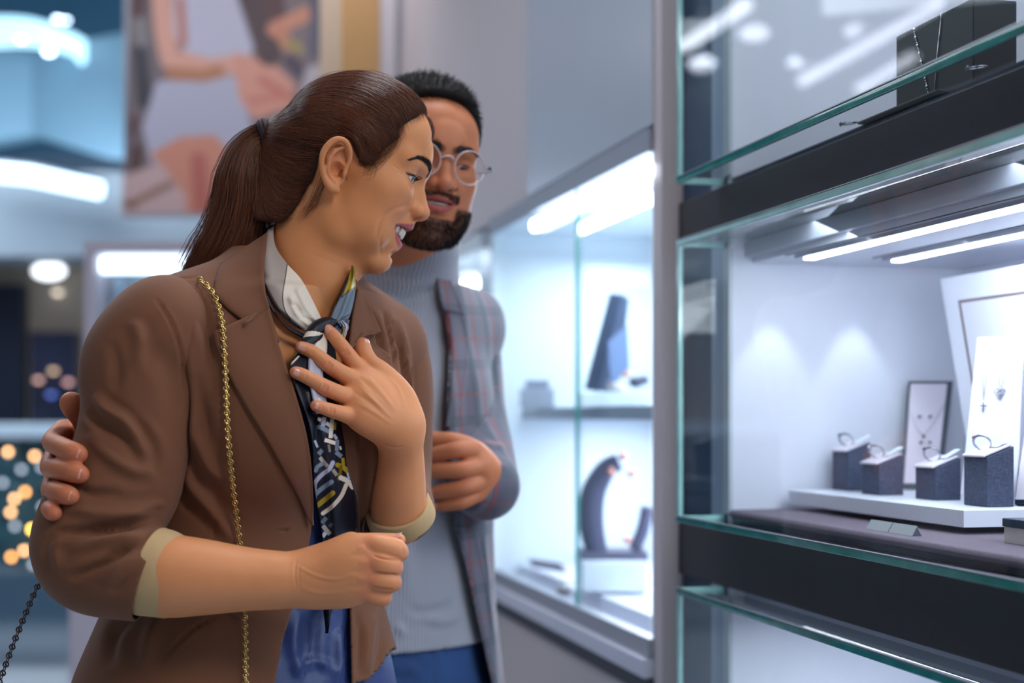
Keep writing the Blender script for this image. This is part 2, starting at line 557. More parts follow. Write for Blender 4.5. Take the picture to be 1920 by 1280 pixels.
# ------------------------------------------------------------------ near wall display case
case = thing('display_case', W(1.2, .2, 0), 'dark suede clad wall showcase with protruding clear glass fronts, nearest the couple', 'display case')
TE = 1.935; T0 = .45
fas = MB()
wb(fas, 1.93, 2.09, .068, .43, 0, 2.7)
fas.build('side_stile', M['darkgloss'], case)
for z0, z1 in ((1.0365, 1.1235), (1.5085, 1.5835)):
    wbox('fascia_band', M['suede'], case, T0, 2.088, .060, .43, z0, z1, bevel=.003)
wbox('base_cabinet', M['suede'], case, T0, 2.09, .068, .43, 0, .62)
wbox('head_panel', M['suede'], case, T0, 2.09, .068, .43, 2.02, 2.7)
bays = [(.62, 1.0365), (1.1235, 1.5085), (1.5835, 2.02)]
for i, (z0, z1) in enumerate(bays):
    wbox('end_panel', M['white'], case, 1.915, 1.93, .069, .423, z0, z1)
    wbox('back_panel', M['white'], case, T0, 1.915, .423, .44, z0, z1)
    e = wbox('panel_edge', mat('edge_trim', (178, 186, 196), .3), case, 1.912, 1.931, .0635, .0690, z0 + .012, z1 - .012)
    # clear glass box in front of the bay
    g = MB(); wb(g, T0, TE, 0, .001, z0 + .009, z1 - .009)
    g.build('front_pane', M['glass'], case)
    g = MB(); wb(g, TE - .001, TE, .001, .068, z0 + .009, z1 - .009); g.build('end_pane', M['glass'], case)
    # polished pane edges, greenish because seen along the glass
    g = MB(); wb(g, TE - .004, TE + .003, -.002, .005, z0 + .009, z1 - .009)
    g.build('corner_edge', M['glassedge_l'], case, bevel=.001)
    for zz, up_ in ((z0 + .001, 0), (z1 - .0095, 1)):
        g = MB(); wb(g, T0, TE + .003, -.003, .003, zz, zz + .0085)
        g.build('plate_edge', M['glassedge'] if not (i == 1 and up_) else M['glassedge_l'], case, bevel=.0012)
        g = MB(); wb(g, TE - .003, TE + .003, .003, .068, zz, zz + .0085)
        g.build('plate_end_edge', M['glassedge_l'], case, bevel=.0012)
        g = MB(); wb(g, T0, TE + .003, -.0034, -.0006, zz + .0086, zz + .0096); g.build('arris_highlight', M['alu'], case)  # pale strip laid along the plate edge as its bright highlight
        g = MB(); wb(g, T0, TE - .003, .003, .0675, zz + .002, zz + .003)
        g.build('glass_plate', M['glass'], case)
    if i < 2:
        # ceiling of the bay: a lower soffit with two light bars
        zb = z1 - .031
        wbox('light_housing', M['white'], case, T0, 1.914, .10, .422, zb, z1 - .002)
        wbox('housing_step', mat('soft_grey_step', (170, 174, 192), .3), case, T0, 1.914, .088, .0995, zb + .008, z1 - .002)
        for s0 in (.125, .250):
            wbox('light_rail', M['alu'], case, T0, 1.815, s0 - .013, s0 + .013, zb - .005, zb)
            wbox('light_bar', M['led'], case, T0, 1.80, s0 - .007, s0 + .007, zb - .0075, zb - .005)
            wbox('rail_shadow_gap', M['bead'], case, T0, 1.82, s0 - .024, s0 - .021, zb - .001, zb + .0002)
    wbox('bay_floor', mat('bay_floor_lacquer', (40, 44, 64), .15), case, T0, 1.914, .069, .422, z0, z0 + .008)
    # light spots thrown by the bar ends on the end panel
def spot(name, loc, target, power, ang, color=(.80, .92, 1.0), blend=.5, size=.004):
    l = bpy.data.lights.new(name, 'SPOT'); l.energy = power; l.spot_size = R_(ang); l.spot_blend = blend; l.color = color; l.shadow_soft_size = size
    o = bpy.data.objects.new(name, l); COL.objects.link(o); o.location = loc
    o.rotation_euler = (Vector(target) - Vector(loc)).to_track_quat('-Z', 'Y').to_euler(); return o
for s0 in (.125, .250):
    spot('case_spot', W(1.872, s0, 1.468), W(1.885, s0, 1.24), .75, 58, blend=.55)
for tt in (.8, 1.2, 1.6):
    area('case_light', W(tt, .20, 1.468), W(tt + .12, .2, 1.1), .30, .34, 2.2, (.84, .92, 1.0))
    area('case_light', W(tt, .20, .99), W(tt, .2, .5), .22, .30, 1.5, (.86, .93, 1.0))
    area('case_light', W(tt, .22, 2.0), W(tt, .25, 1.5), .22, .30, 1.3, (.86, .93, 1.0))
wbox('stile_trim', mat('stile_grey', (150, 162, 186), .35), case, 1.932, 1.976, .0655, .0679, .62, 2.02)


# ------------------------------------------------------------------ second case, further along the wall
c2 = thing('display_case', W(2.6, .2, 0), 'white wall showcase with sliding glass doors and bright bars, behind the man', 'display case')
A0, A1, S2 = 2.125, 3.12, .03
M['white2'] = mat('showcase_white', (222, 232, 240), .4)
wbox('base_cabinet', M['counter'], c2, A0, A1 + .0, S2 + .012, .43, 0, .845)
wbox('worktop', M['whiteboard'], c2, A0, A1, S2 - .012, .43, .875, .905, bevel=.003)
wbox('shadow_gap', mat('gap_black', (52, 54, 66), .5), c2, A0, A1, S2 + .0, .43, .846, .874)
wbox('back_panel', M['white2'], c2, A0, A1, .415, .43, .906, 1.70)
wbox('end_panel', M['white2'], c2, A1 - .012, A1, S2, .414, .906, 1.70)
wbox('end_panel', M['white2'], c2, A0, A0 + .008, S2 + .006, .414, .906, 1.70)
wbox('top_panel', M['white2'], c2, A0 + .009, A1 - .013, S2 + .006, .414, 1.67, 1.70)
wbox('door_pane', M['glass'], c2, A0 + .005, 2.50, S2 + .001, S2 + .002, .936, 1.665)
wbox('door_pane', M['glass'], c2, 2.49, A1, S2 + .010, S2 + .011, .936, 1.665)
wbox('pane_edge', M['glassedge'], c2, 2.490, 2.497, S2 - .001, S2 + .004, .936, 1.665)
wbox('bottom_rail', M['alu'], c2, A0, A1, S2 - .004, S2 + .02, .906, .935, bevel=.002)
wbox('top_rail', mat('rail_grey', (150, 156, 170), .4), c2, A0, A1, S2 - .004, S2 + .006, 1.665, 1.70)
wbox('glass_shelf', mat('grey_shelf', (150, 158, 176), .3), c2, A0 + .009, A1 - .013, .10, .41, 1.262, 1.285)
wbox('light_bar', M['led'], c2, 2.13, 2.77, S2 - .008, S2 + .010, 1.628, 1.650, bevel=.006)
wbox('light_bar', M['led'], c2, 2.16, 2.77, .118, .134, 1.626, 1.646, bevel=.006)
wbox('display_deck', mat('deck_white', (226, 230, 244), .4), c2, A0 + .02, A1 - .02, .09, .41, .907, .945, bevel=.004)
lk = MB()
lkc = W(2.53, S2 - .006, .957)
lk.ball(lkc, (.020, .006, .011), 16, 10); lk.build('lock', M['alu'], c2, smooth=True)
for tt in (2.35, 2.8):
    area('case_light', W(tt, .24, 1.62), W(tt, .24, 1.0), .2, .4, 2.6, (.84, .93, 1.0))
    area('case_light', W(tt, .26, 1.255), W(tt, .26, 1.0), .18, .4, 2.2, (.84, .90, 1.0))

# third case further back along the same wall
c3 = thing('display_case', W(3.9, .2, 0), 'distant white showcase with a short light bar past the man\'s shoulder', 'display case')
wbox('base_cabinet', M['counter'], c3, 3.30, 5.0, .05, .43, 0, .88)
wbox('back_panel', M['white2'], c3, 3.30, 5.0, .41, .43, .881, 1.70)
wbox('top_panel', M['white2'], c3, 3.30, 5.0, .05, .409, 1.66, 1.70)
wbox('front_pane', M['glass'], c3, 3.30, 5.0, .05, .051, .881, 1.66)
wbox('light_bar', M['led'], c3, 3.35, 3.9, .04, .06, 1.565, 1.60, bevel=.01)
area('case_light', W(3.9, .22, 1.62), W(3.9, .22, 1.0), .25, 1.0, 3.0, (.80, .90, 1.0))

# ------------------------------------------------------------------ mall beyond the shop
def fbox(name, m, par, px0, px1, py0, py1, Y, depth=.1, bevel=0.0):
    a = P(px0, py1, Y); b = P(px1, py0, Y)
    return MB().box(a[0], b[0], Y, Y + depth, a[2], b[2]).build(name, m, par, bevel=bevel)


M['far_blue'] = mat('atrium_blue', (84, 140, 172), .5, noise_scale=.6, noise_amt=.25)
M['far_grey'] = mat('bulkhead_grey', (132, 146, 158), .6)
struct('wall_back', MB().box(-9, 4, 12.9, 13.0, 0, 5.2), M['far_blue'])
struct('ceiling', MB().box(-9, 4, 7.0, 13.0, 5.2, 5.3), M['far_blue'])
b_ = MB(); a = P(-1500, 480, 7.0); c = P(900, 322, 7.0)
b_.box(a[0], c[0], 7.0, 7.4, a[2], c[2]); struct('wall_bulkhead', b_, M['far_grey'])
# sloping blue soffits of the atrium
b_ = MB()
q = [P(-200, 300, 10), P(60, 250, 10), P(235, 300, 9), P(235, 60, 9), P(60, 95, 10), P(-200, 60, 10)]
n = [np.array(p_) + np.array([0, .2, 0]) for p_ in q]
b_.add(q + n, [tuple(range(5, -1, -1)), tuple(range(6, 12))] + [(i, (i + 1) % 6, (i + 1) % 6 + 6, i + 6) for i in range(6)])
struct('ceiling_soffit', b_, mat('soffit_blue', (120, 158, 180), .45))
b_ = MB()
q = [P(-100, 312, 8.5), P(80, 282, 8.5), P(232, 300, 8.2), P(232, 350, 8.2), P(-100, 330, 8.5)]
n = [np.array(p_) + np.array([0, .2, 0]) for p_ in q]
b_.add(q + n, [tuple(range(4, -1, -1)), tuple(range(5, 10))] + [(i, (i + 1) % 5, (i + 1) % 5 + 5, i + 5) for i in range(5)])
struct('trim_3', b_, mat('recess_dark', (62, 84, 104), .6))
cove = thing('cove_light', P(100, 345, 6.6), 'long blue-white light trough under the atrium bulkhead', 'light')
MB().tube([P(-60, 318, 6.7), P(60, 330, 6.7), P(190, 357, 6.7)], .042, 10).build('diffuser', glow('cove_glow', (190, 222, 255), 3.2), cove, smooth=True)
MB().tube([P(-60, 312, 6.78), P(60, 324, 6.78), P(194, 351, 6.78)], .046, 10).build('housing', M['alu'], cove, smooth=True)
M['bulb'] = glow('downlight_glow', (205, 230, 255), 9)
M['bulbring'] = mat('downlight_ring', (200, 206, 214), .4)
def downlight(px, py, Y, r, label, group='round atrium downlights', m=None):
    c = P(px, py, Y); t = thing('downlight', c, label, 'light', group)
    MB().ball(c, (r, r, r * .6), 16, 8).build('lamp_disc', m or M['bulb'], t, smooth=True)
    MB().tube([c + np.array([math.cos(a) * r * 1.12, math.sin(a) * r * 1.12, r * .3]) for a in np.linspace(0, 2 * math.pi, 17)[:-1]], r * .12, 6, closed=True).build('ring', M['bulbring'], t, smooth=True)
downlight(92, 97, 9, .030, 'round downlight low over the atrium, nearest the big poster')
downlight(40, 74, 9, .022, 'faint round downlight left in the row of three')
downlight(108, 36, 9, .022, 'upper downlight of a close pair near the frame top')
downlight(124, 38, 9, .018, 'second downlight of the close pair near the frame top')
shn = thing('light_trough', P(30, 60, 9.5), 'bright curved ceiling light sweep in the upper left corner', 'light')
for k in range(7):
    MB().tube(catmull([P(-60, 34 + k * 9, 9.4), P(50, 36 + k * 8, 9.4), P(130, 62 + k * 6, 9.4), P(190 - k * 6, 96 + k * 4, 9.4)], 12), .012, 6).build('tube', glow('sweep_glow', (176, 222, 240), 1.3), shn, smooth=True)

# large hanging poster: a cropped figure in a white top with folded hands
PY = 5.5
pn = (260, 220)
gx, gz = np.meshgrid(np.linspace(0, 1, pn[0]), np.linspace(0, 1, pn[1]), indexing='ij')
PXL = 246 - 18 * (gz * 1.0) ; PXR = 604 + 0 * gz
ppx = PXL + gx * (PXR - PXL); ppy = -60 + gz * 460
def paint(base, shapes):
    c = np.tile(np.array(lin(base)), ppx.shape + (1,))
    for kind, pts, rad, rgb in shapes:
        if kind == 'line':
            d, _ = seg_dist(ppx, ppy, pts); wgt = np.clip((rad + 4 - d) / 8, 0, 1)
        else:
            d = np.where(inside(ppx, ppy, pts), 0, seg_dist(ppx, ppy, pts + [pts[0]])[0]); wgt = np.clip((rad + 4 - d) / 8, 0, 1)
        c = c * (1 - wgt[..., None]) + np.array(lin(rgb)) * wgt[..., None]
    return c
sk, sk2, wh, dk = (206, 150, 132), (176, 104, 84), (176, 172, 192), (44, 36, 52)
pc = paint((112, 96, 100), [
    ('poly', [(225, -60), (290, -60), (300, 120), (285, 260), (225, 300)], 0, (92, 84, 92)),
    ('line', [(262, -60), (258, 20)], 16, (74, 40, 48)), ('line', [(262, 95), (272, 190)], 15, (36, 36, 52)), ('line', [(252, 225), (250, 245)], 10, (84, 58, 60)),
    ('line', [(258, 280), (254, 312)], 10, (74, 46, 50)), ('line', [(262, 40), (266, 80)], 8, (120, 116, 120)),
    ('poly', [(330, -60), (480, -60), (490, 60), (460, 110), (360, 110), (325, 60)], 4, (178, 176, 196)),
    ('poly', [(300, 160), (440, 150), (470, 260), (420, 300), (290, 300), (275, 240)], 8, (168, 168, 188)),
    ('line', [(300, -40), (308, 60), (318, 110), (400, 128), (448, 118)], 18, sk), ('line', [(322, 138), (380, 142), (410, 134)], 12, (168, 108, 72)),
    ('line', [(338, 0), (344, 80)], 8, sk2),
    ('poly', [(445, 110), (500, 118), (545, 160), (540, 195), (480, 215), (455, 180)], 8, (204, 140, 120)), ('line', [(490, 150), (540, 180)], 7, (186, 100, 84)), ('line', [(470, 190), (530, 178)], 6, (192, 112, 96)),
    ('line', [(455, -50), (485, 40), (505, 100)], 24, (58, 24, 34)), ('line', [(505, -50), (520, 50)], 20, (70, 26, 34)),
    ('line', [(515, 55), (575, 25)], 14, (198, 128, 100)), ('line', [(525, 60), (540, 85)], 12, (190, 120, 90)),
    ('line', [(545, 115), (565, 135)], 14, (58, 34, 62)), ('line', [(585, -50), (592, 40), (588, 100)], 10, (70, 68, 92)),
    ('line', [(545, 82), (560, 92)], 10, (150, 128, 70)), ('poly', [(575, 130), (610, 120), (610, 300), (560, 220)], 2, (190, 180, 186)),
    ('poly', [(290, 290), (340, 262), (400, 258), (440, 300), (420, 330), (400, 400), (350, 400), (330, 340)], 6, (196, 130, 110)),
    ('line', [(372, 300), (380, 400)], 16, (176, 96, 84)),
    ('poly', [(228, 335), (300, 310), (345, 370), (340, 405), (228, 400)], 4, (190, 160, 160)), ('line', [(240, 385), (320, 345)], 7, (140, 104, 88)), ('line', [(236, 380), (252, 386)], 5, (120, 84, 72)),
])
Vp = np.stack([(ppx - 960) / FP * PY, np.full(ppx.shape, PY), CAMZ + (778 - ppy) / FP * PY], -1).reshape(-1, 3)
idx = np.arange(pn[0] * pn[1]).reshape(pn)
Fp = np.stack([idx[:-1, :-1], idx[:-1, 1:], idx[1:, 1:], idx[1:, :-1]], -1).reshape(-1, 4)
poster = thing('poster', P(420, 400, PY), 'large hanging advertising poster of a figure in white with folded hands', 'poster')
mobj('print', Vp, Fp, attr_mat('poster_print', rough=.45), poster, smooth=False, attrs={'tint': pc.reshape(-1, 3)})
fr = MB()
for (x0, x1, y0, y1) in ((228, 606, 400, 406), ):
    a = P(x0, y1, PY); b = P(x1, y0, PY); fr.box(a[0], b[0], PY - .01, PY + .03, a[2], b[2])
a = P(232, 398, PY); b = P(606, -60, PY); fr.box(a[0], b[0], PY + .004, PY + .03, a[2], b[2])
fr.build('backing_board', mat('poster_board', (150, 150, 160), .6), poster)
strip = thing('banner', P(660, 400, 4.22), 'narrow gold and cream panel at the right edge of the poster', 'banner')
fbox('cream_strip', mat('cream', (196, 172, 148), .6), strip, 600, 640, -80, 402, 4.22, .03)
fbox('gold_strip', mat('gold_cloth', (188, 144, 92), .5, noise_scale=2, noise_amt=.12), strip, 640, 712, -80, 402, 4.22, .03)
fbox('white_edge', mat('edge_white', (200, 192, 196), .5), strip, 712, 742, -80, 402, 4.225, .02)

# shop fronts on the far side
M['shopwall'] = mat('shop_beige', (168, 156, 140), .6, noise_scale=2, noise_amt=.1)
b_ = MB(); a = P(-1500, 800, 7.6); c = P(420, 480, 7.6); b_.box(a[0], c[0], 7.6, 7.7, a[2], c[2]); struct('wall_shopfront', b_, M['shopwall'])
struct('door_1', (lambda m_: m_)(MB().box(P(-40, 0, 7.55)[0], P(48, 0, 7.55)[0], 7.50, 7.6, P(0, 800, 7.55)[2], P(0, 535, 7.55)[2])), mat('door_navy', (22, 30, 48), .3))
struct('window_1', MB().box(P(62, 0, 7.55)[0], P(148, 0, 7.55)[0], 7.50, 7.6, P(0, 800, 7.55)[2], P(0, 622, 7.55)[2]), mat('shop_window_dark', (40, 44, 66), .2, noise_scale=5, noise_amt=.6))
fp = thing('wall_lamp', P(92, 508, 7.3), 'wide white lamp above the far shop door', 'lamp')
MB().ball(P(92, 508, 7.4), (.085, .03, .042), 18, 10).build('lamp_shade', glow('far_lamp', (236, 242, 250), 2.6), fp, smooth=True)
MB().ball(P(92, 500, 7.47), (.09, .04, .03), 18, 8).build('mount', M['alu'], fp, smooth=True)
downlight(108, 548, 7.588, .022, 'dim round lamp under the wide shop lamp', 'shop front lamps', glow('dim_glow', (255, 240, 220), 1.6))
for k, (x, y, c) in enumerate([(72, 712, (255, 200, 180)), (100, 695, (255, 214, 170)), (128, 716, (250, 190, 180)), (96, 740, (90, 120, 220))]):
    downlight(x, y, 7.49, .020, 'small coloured lamp in the dark shop window', 'shop window lamps', glow('shop_glow', c, 1.4))
rail = thing('guard_rail', P(95, 810, 7.0), 'white topped guard rail across the mall gallery', 'railing')
fbox('handrail', mat('rail_white', (176, 196, 212), .4), rail, -1200, 190, 794, 822, 6.9, .16, bevel=.01)
fbox('glass_panel', mat('teal_panel', (34, 70, 92), .3, noise_scale=9, noise_amt=.5), rail, -1200, 190, 823, 1072, 7.03, .02)
fbox('bottom_rail', mat('rail_low', (120, 140, 156), .5), rail, -1200, 190, 1060, 1075, 7.0, .06)
# decorated fir in front of the rail, its lamps as warm bokeh
tree = thing('christmas_tree', P(60, 1072, 6.9), 'fir garland with warm fairy lights by the gallery rail', 'tree')
tm = MB(); r2 = random.Random(3)
for k in range(260):
    cx, cy = r2.uniform(-30, 128), r2.uniform(838, 1058); c = P(cx, cy, 6.96 + r2.uniform(-.02, .03))
    for j in range(6):
        d = np.array([r2.uniform(-1, 1), r2.uniform(-.3, .3), r2.uniform(-1, 1)]); d /= np.linalg.norm(d)
        e = c + d * .05; s_ = np.cross(d, [0, 1, 0]) * .008
        tm.add([c - s_, c + s_, e], [(0, 1, 2)])
tm.build('needles', mat('fir_needles', (46, 92, 108), .6, noise_scale=10, noise_amt=.5), tree)
lights = [(15, 847, 0), (65, 855, 0), (47, 922, 1), (27, 935, 0), (20, 960, 0), (28, 986, 2), (60, 992, 3), (45, 1032, 0), (21, 1044, 1), (78, 876, 2), (83, 1005, 1), (62, 1058, 2), (80, 950, 2), (40, 880, 2), (5, 905, 2), (100, 1035, 0)]
lc = [glow('fairy_warm', (255, 190, 130), 7), glow('fairy_amber', (255, 176, 96), 7), glow('fairy_pale', (190, 200, 215), 2.2), glow('fairy_gold', (255, 196, 84), 11)]
for (x, y, c) in lights:
    p_ = P(x, y, 6.915); o = MB().ball(p_, .0125, 10, 6).build('fairy_light', lc[c], None, smooth=True)
    tag(o, 'round fairy light glowing on the garland by the gallery rail', 'light', 'fairy lights on the garland')
# tall cabinet on the left behind the woman
lc_ = thing('showcase_cabinet', P(330, 1280, 4.2), 'tall white framed showcase with a light strip behind the woman\'s shoulder', 'cabinet')
M['pinkframe'] = mat('rose_frame', (186, 176, 188), .4)
fbox('top_frame', M['pinkframe'], lc_, 158, 540, 452, 474, 4.0, .3)
fbox('side_post', M['pinkframe'], lc_, 158, 178, 475, 1130, 4.0, .3)
fbox('back_board', mat('cool_board', (176, 190, 204), .4), lc_, 178, 540, 474, 1130, 4.26, .04)
fbox('light_strip', glow('strip_glow', (220, 240, 255), 2.6), lc_, 172, 380, 480, 510, 4.05, .05, bevel=.01)
fbox('inner_post', mat('inner_post_mat', (150, 166, 186), .3), lc_, 214, 226, 520, 700, 4.1, .05)
fbox('glass_panel', M['glass'], lc_, 179, 540, 512, 1130, 4.02, .004)
fbox('plinth', M['pinkframe'], lc_, 130, 540, 1131, 1900, 3.98, .32)
downlight(302, 522, 4.252, .016, 'round white lamp inside the left cabinet', 'cabinet lamps', glow('cab_glow', (225, 240, 255), 2.5))
area('mall_light', (-3.0, 6.0, 3.2), (-2.5, 7.5, .5), 2.5, 1.2, 80, (.80, .90, 1.0))
area('mall_light', (-1.0, 3.9, 3.2), (-1.0, 5.6, 2.2), 2.0, .8, 17, (.95, .95, 1.0))
area('atrium_light', (-3.0, 9.2, 2.6), (-3.2, 10.5, 4.6), 3.5, 1.2, 42, (.78, .88, 1.0))

# ceiling lamps of the shop, out of frame; the showcase glass mirrors them
def mirror_point(px, py, zc):
    k = (px - 960) / FP; Y = .72 / (.255 + k); p0 = P(px, py, Y); d = np.array([k, 1, (778 - py) / FP]); n = np.array([-.969, -.247, 0])
    r = d - 2 * (d @ n) * n; return p0 + r * (zc - p0[2]) / r[2]
for (a, b_, zc, desc) in [((1505, 152), (1760, 8), 2.95, 'long linear ceiling lamp further from the showcase'), ((1612, 166), (1712, 106), 3.0, 'short linear ceiling lamp beside the long one'), ((1282, 86), (1400, 8), 2.9, 'linear ceiling lamp nearest the mall gallery')]:
    A_, B_ = mirror_point(*a, zc), mirror_point(*b_, zc)
    t = thing('ceiling_light', (A_ + B_) / 2, desc, 'light')
    MB().tube([A_, B_], .030, 8).build('diffuser', glow('lamp_tube', (235, 242, 255), 5), t, smooth=True)
    MB().tube([A_ + np.array([0, 0, .035]), B_ + np.array([0, 0, .035])], .034, 8).build('housing', M['alu'], t, smooth=True)
    MB().tube([(A_ + B_) / 2 + np.array([0, 0, .06]), (A_ + B_) / 2 + np.array([0, 0, 4.0 - zc])], .008, 6).build('rod', M['alu'], t, smooth=True)
for (x, y, r_) in [(1415, 62, .07), (1316, 120, .07), (1606, 58, .06), (1490, 118, .04)]:
    c = mirror_point(x, y, 3.05); t = thing('ceiling_light', c, 'round ceiling lamp hanging over the shop floor', 'light', 'round shop ceiling lamps')
    MB().ball(c, (r_, r_, r_ * .5), 16, 10).build('diffuser', glow('lamp_round', (235, 242, 255), 4.5), t, smooth=True)
    MB().tube([c + np.array([0, 0, r_ * .45]), c + np.array([0, 0, .95])], .006, 6).build('rod', M['alu'], t, smooth=True)
# ------------------------------------------------------------------ heads (local millimetres: x forward, y to the person's left, z up, origin between the ears)
def frame(pitch, yaw, roll=0.0):
    cp, sp = math.cos(R_(pitch)), math.sin(R_(pitch)); cy, sy = math.cos(R_(yaw)), math.sin(R_(yaw)); cr, sr = math.cos(R_(roll)), math.sin(R_(roll))
    Ry = np.array([[cp, 0, sp], [0, 1, 0], [-sp, 0, cp]]); Rz = np.array([[cy, -sy, 0], [sy, cy, 0], [0, 0, 1]])
    Rx = np.array([[1, 0, 0], [0, cr, -sr], [0, sr, cr]])
    return Rz @ Ry @ Rx


class Head:
    def __init__(s, O, Rm, scale=1.0): s.O = np.array(O, float); s.R = Rm; s.sc = scale * .001

    def world(s, p): return np.asarray(p, float) * s.sc @ s.R.T + s.O

    def local(s, p): return (np.asarray(p, float) - s.O) @ s.R / s.sc

    def at(s, px, py, l=0.0):
        """local point on the plane y = l seen at a photo pixel"""
        r = P(px, py, 1.0) - np.array([0, 0, CAMZ]); o = np.array([0, 0, CAMZ]); n = s.R[:, 1]
        t = (l * s.sc + n @ (s.O - o)) / (n @ r)
        return s.local(o + r * t)


def sculpt_head(male, neck, smile, h=1.25, ex=0.0, ed=0.0):
    lo = (-100, -92, -150 if not male else -170); hi = (122, 92, 132)
    f = Field(lo, hi, h)
    g = 1.0 if male else 0.0
    # cranium and face block
    f.ell((4, 0, 46), (75, 70, 71)) if not male else f.ell((-4, 0, 46), (84, 71, 70))
    f.ell((35 + g, 0, 58), (52 + 2 * g, 58, 50), 22)
    f.ell((40, 0, 6), (50, 58, 62), 22)
    f.ell((52, 0, -28), (38, 44 + 3 * g, 42), 16)
    for y in (-1, 1):
        f.ell((48, y * 43, 4), (25, 20, 20), 16)                   # cheek bone
        f.ell((56, y * 37, -10), (23 + 2 * smile, 19, 20), 12)       # smiling cheek
        f.ell((34, y * (43 + 2 * g), -32), (32, 19, 30), 14)       # masseter
        f.ell((50, y * 34, -42), (26, 19, 24), 16)
        f.cone((8, y * (47 + 3 * g), -38), (26, y * (44 + 4 * g), -58 - 3 * g), 12, 12, 14)
        f.cone((26, y * (44 + 3 * g), -58), (68, y * (12 + 4 * g), -69), 11, 11, 14)
        f.cone((83 + 3 * g, y * 9, 41 + g), (65 + g, y * 44, 43 + g), 9 + g, 8, 12)      # brow ridge
    f.ell((73, 0, -65 - g), (14.5, 15 + 3 * g, 14), 10)                # chin
    f.ell((55, 0, -68), (28, 24, 12), 10)
    f.ell((81.5 + 3 * g, 0, 53), (8, 22, 16), 12)
    # eye sockets
    for y in (-1, 1):
        f.ell((89 + ed * .5, y * 33, 25), (15, 14, 10), 9, '-')
        f.ell((92 + ed * .5, y * 20, 22), (9, 7, 14), 8, '-')
        f.ell((65.0 + ed, y * 32.5, 25.5), (14.2, 14.2, 13.4), 4)           # lids over the eyeball
        f.ell((70 + ed * .7, y * 36, 9), (11, 15, 9), 14)                  # cheek under the eye
    # nose
    nb = 1.12 if male else 1.0
    nr = 0 if male else -6.0
    f.cone((88 + nr, 0, 34), (94 + nr * .6 + g, 0, 16), 5.5 * nb, 6.0 * nb, 9)
    f.cone((94 + nr * .6 + g, 0, 16), (102 + nr * .3, 0, 1), 6.0 * nb, 7.6 * nb, 5)
    f.ell((102.2 + nr * .3, 0, -2.0), (8.2, 8.4 * nb, 7.8), 4)
    f.cone((99, 0, -6), (90, 0, -13), 4.6, 4.5, 4)
    f.ell((86, 0, 2), (12, 13, 16), 9)
    for y in (-1, 1):
        f.ell((93, y * 11.5 * nb, -2.5), (9.5, 6.2, 7.4), 3.5)
    for y in (-1, 1):
        f.ell((97.5, y * 6.4 * nb, -10.2), (6.2, 2.9, 4.2), 1.6, '-', rot=frame(-12, y * 14))
        f.ell((85.5, y * 18.0 * nb, -2.5), (2.6, 1.9, 6.5), 4, '-')
    # muzzle and lips
    f.ell((72, 0, -24), (21.5, 26, 17), 10)
    f.ell((70, 0, -46), (19, 24, 16), 10)
    if smile > .5:
        for y in (-1, 1):
            f.chain([(91.5, y * .3, -19.5, 4.8), (91.5, y * 5, -19.2, 4.8), (88, y * 12, -21.0, 4.3), (82, y * 20, -23.4, 3.7), (74.5, y * 27.5, -25.4, 3.0), (66.5, y * 34, -27.2, 2.0)], 4)
            f.chain([(86, y * .3, -43, 4.9), (84.5, y * 7, -42.6, 4.8), (81, y * 14, -41, 4.3), (76, y * 21, -38, 3.6), (70.5, y * 28, -33.5, 2.8), (65.5, y * 34, -28.7, 1.8)], 4)
            # raised fold from the nose wing round the mouth corner
            f.chain([(84, y * 23, 0, 3), (76, y * 32, -9, 5), (66, y * 38, -21, 5.5), (60, y * 40, -36, 5), (60, y * 37, -52, 4)], 9)
        f.ell((86, 0, -55), (4, 11, 3.2), 6, '-')
        # open mouth between the lips
        def mouth(X, Y, Z):
            ay = np.abs(Y) / 34.0
            zt = -23.2 - 4.4 * ay ** 1.5; zb = -39.4 + 11.2 * ay ** 1.9
            zm = (zt + zb) / 2; hh = np.maximum((zt - zb) / 2, .05)
            return np.maximum(np.maximum(np.abs(Z - zm) - hh, np.abs(Y) - 33.8), 52 - X)
        f.func((50, -36, -42), (110, 36, -20), mouth, 1.6, '-')
    else:
        for y in (-1, 1):
            f.chain([(93.5, y * .3, -19.5, 3.6), (93, y * 5, -19.2, 3.7), (89, y * 12, -20.5, 3.3), (82, y * 20, -22, 2.9), (73, y * 28.5, -22.5, 2.0)], 4)
            f.chain([(90, y * .3, -33.5, 4.8), (88.5, y * 7, -33, 4.7), (84, y * 14, -31, 4.1), (78, y * 21, -27.6, 3.2), (72.5, y * 28.5, -23.6, 2.0)], 4)
            f.chain([(82, y * 23, 0, 3), (75, y * 32, -8, 4.5), (68, y * 37, -18, 4.5), (62, y * 39, -32, 4)], 9)
            f.chain([(84, y * 20, -4, 1.4), (77.5, y * 28.5, -12, 2.0), (71, y * 34, -20, 2.0), (69, y * 34, -29, 1.2)], 5, '-')
        def mouth(X, Y, Z):
            ay = np.abs(Y) / 27.0
            zt = -22.6 - .6 * ay; zb = -28.6 + 5.6 * ay ** 1.6
            zm = (zt + zb) / 2; hh = np.maximum((zt - zb) / 2, .05)
            return np.maximum(np.maximum(np.abs(Z - zm) - hh, np.abs(Y) - 27), 66 - X)
        f.func((64, -29, -34), (110, 29, -18), mouth, 1.0, '-')
        f.ell((91, 0, -43), (4, 11, 3.4), 6, '-')
    f.cone((100, 0, -13), (99, 0, -18), 1.6, 1.2, 3, '-')
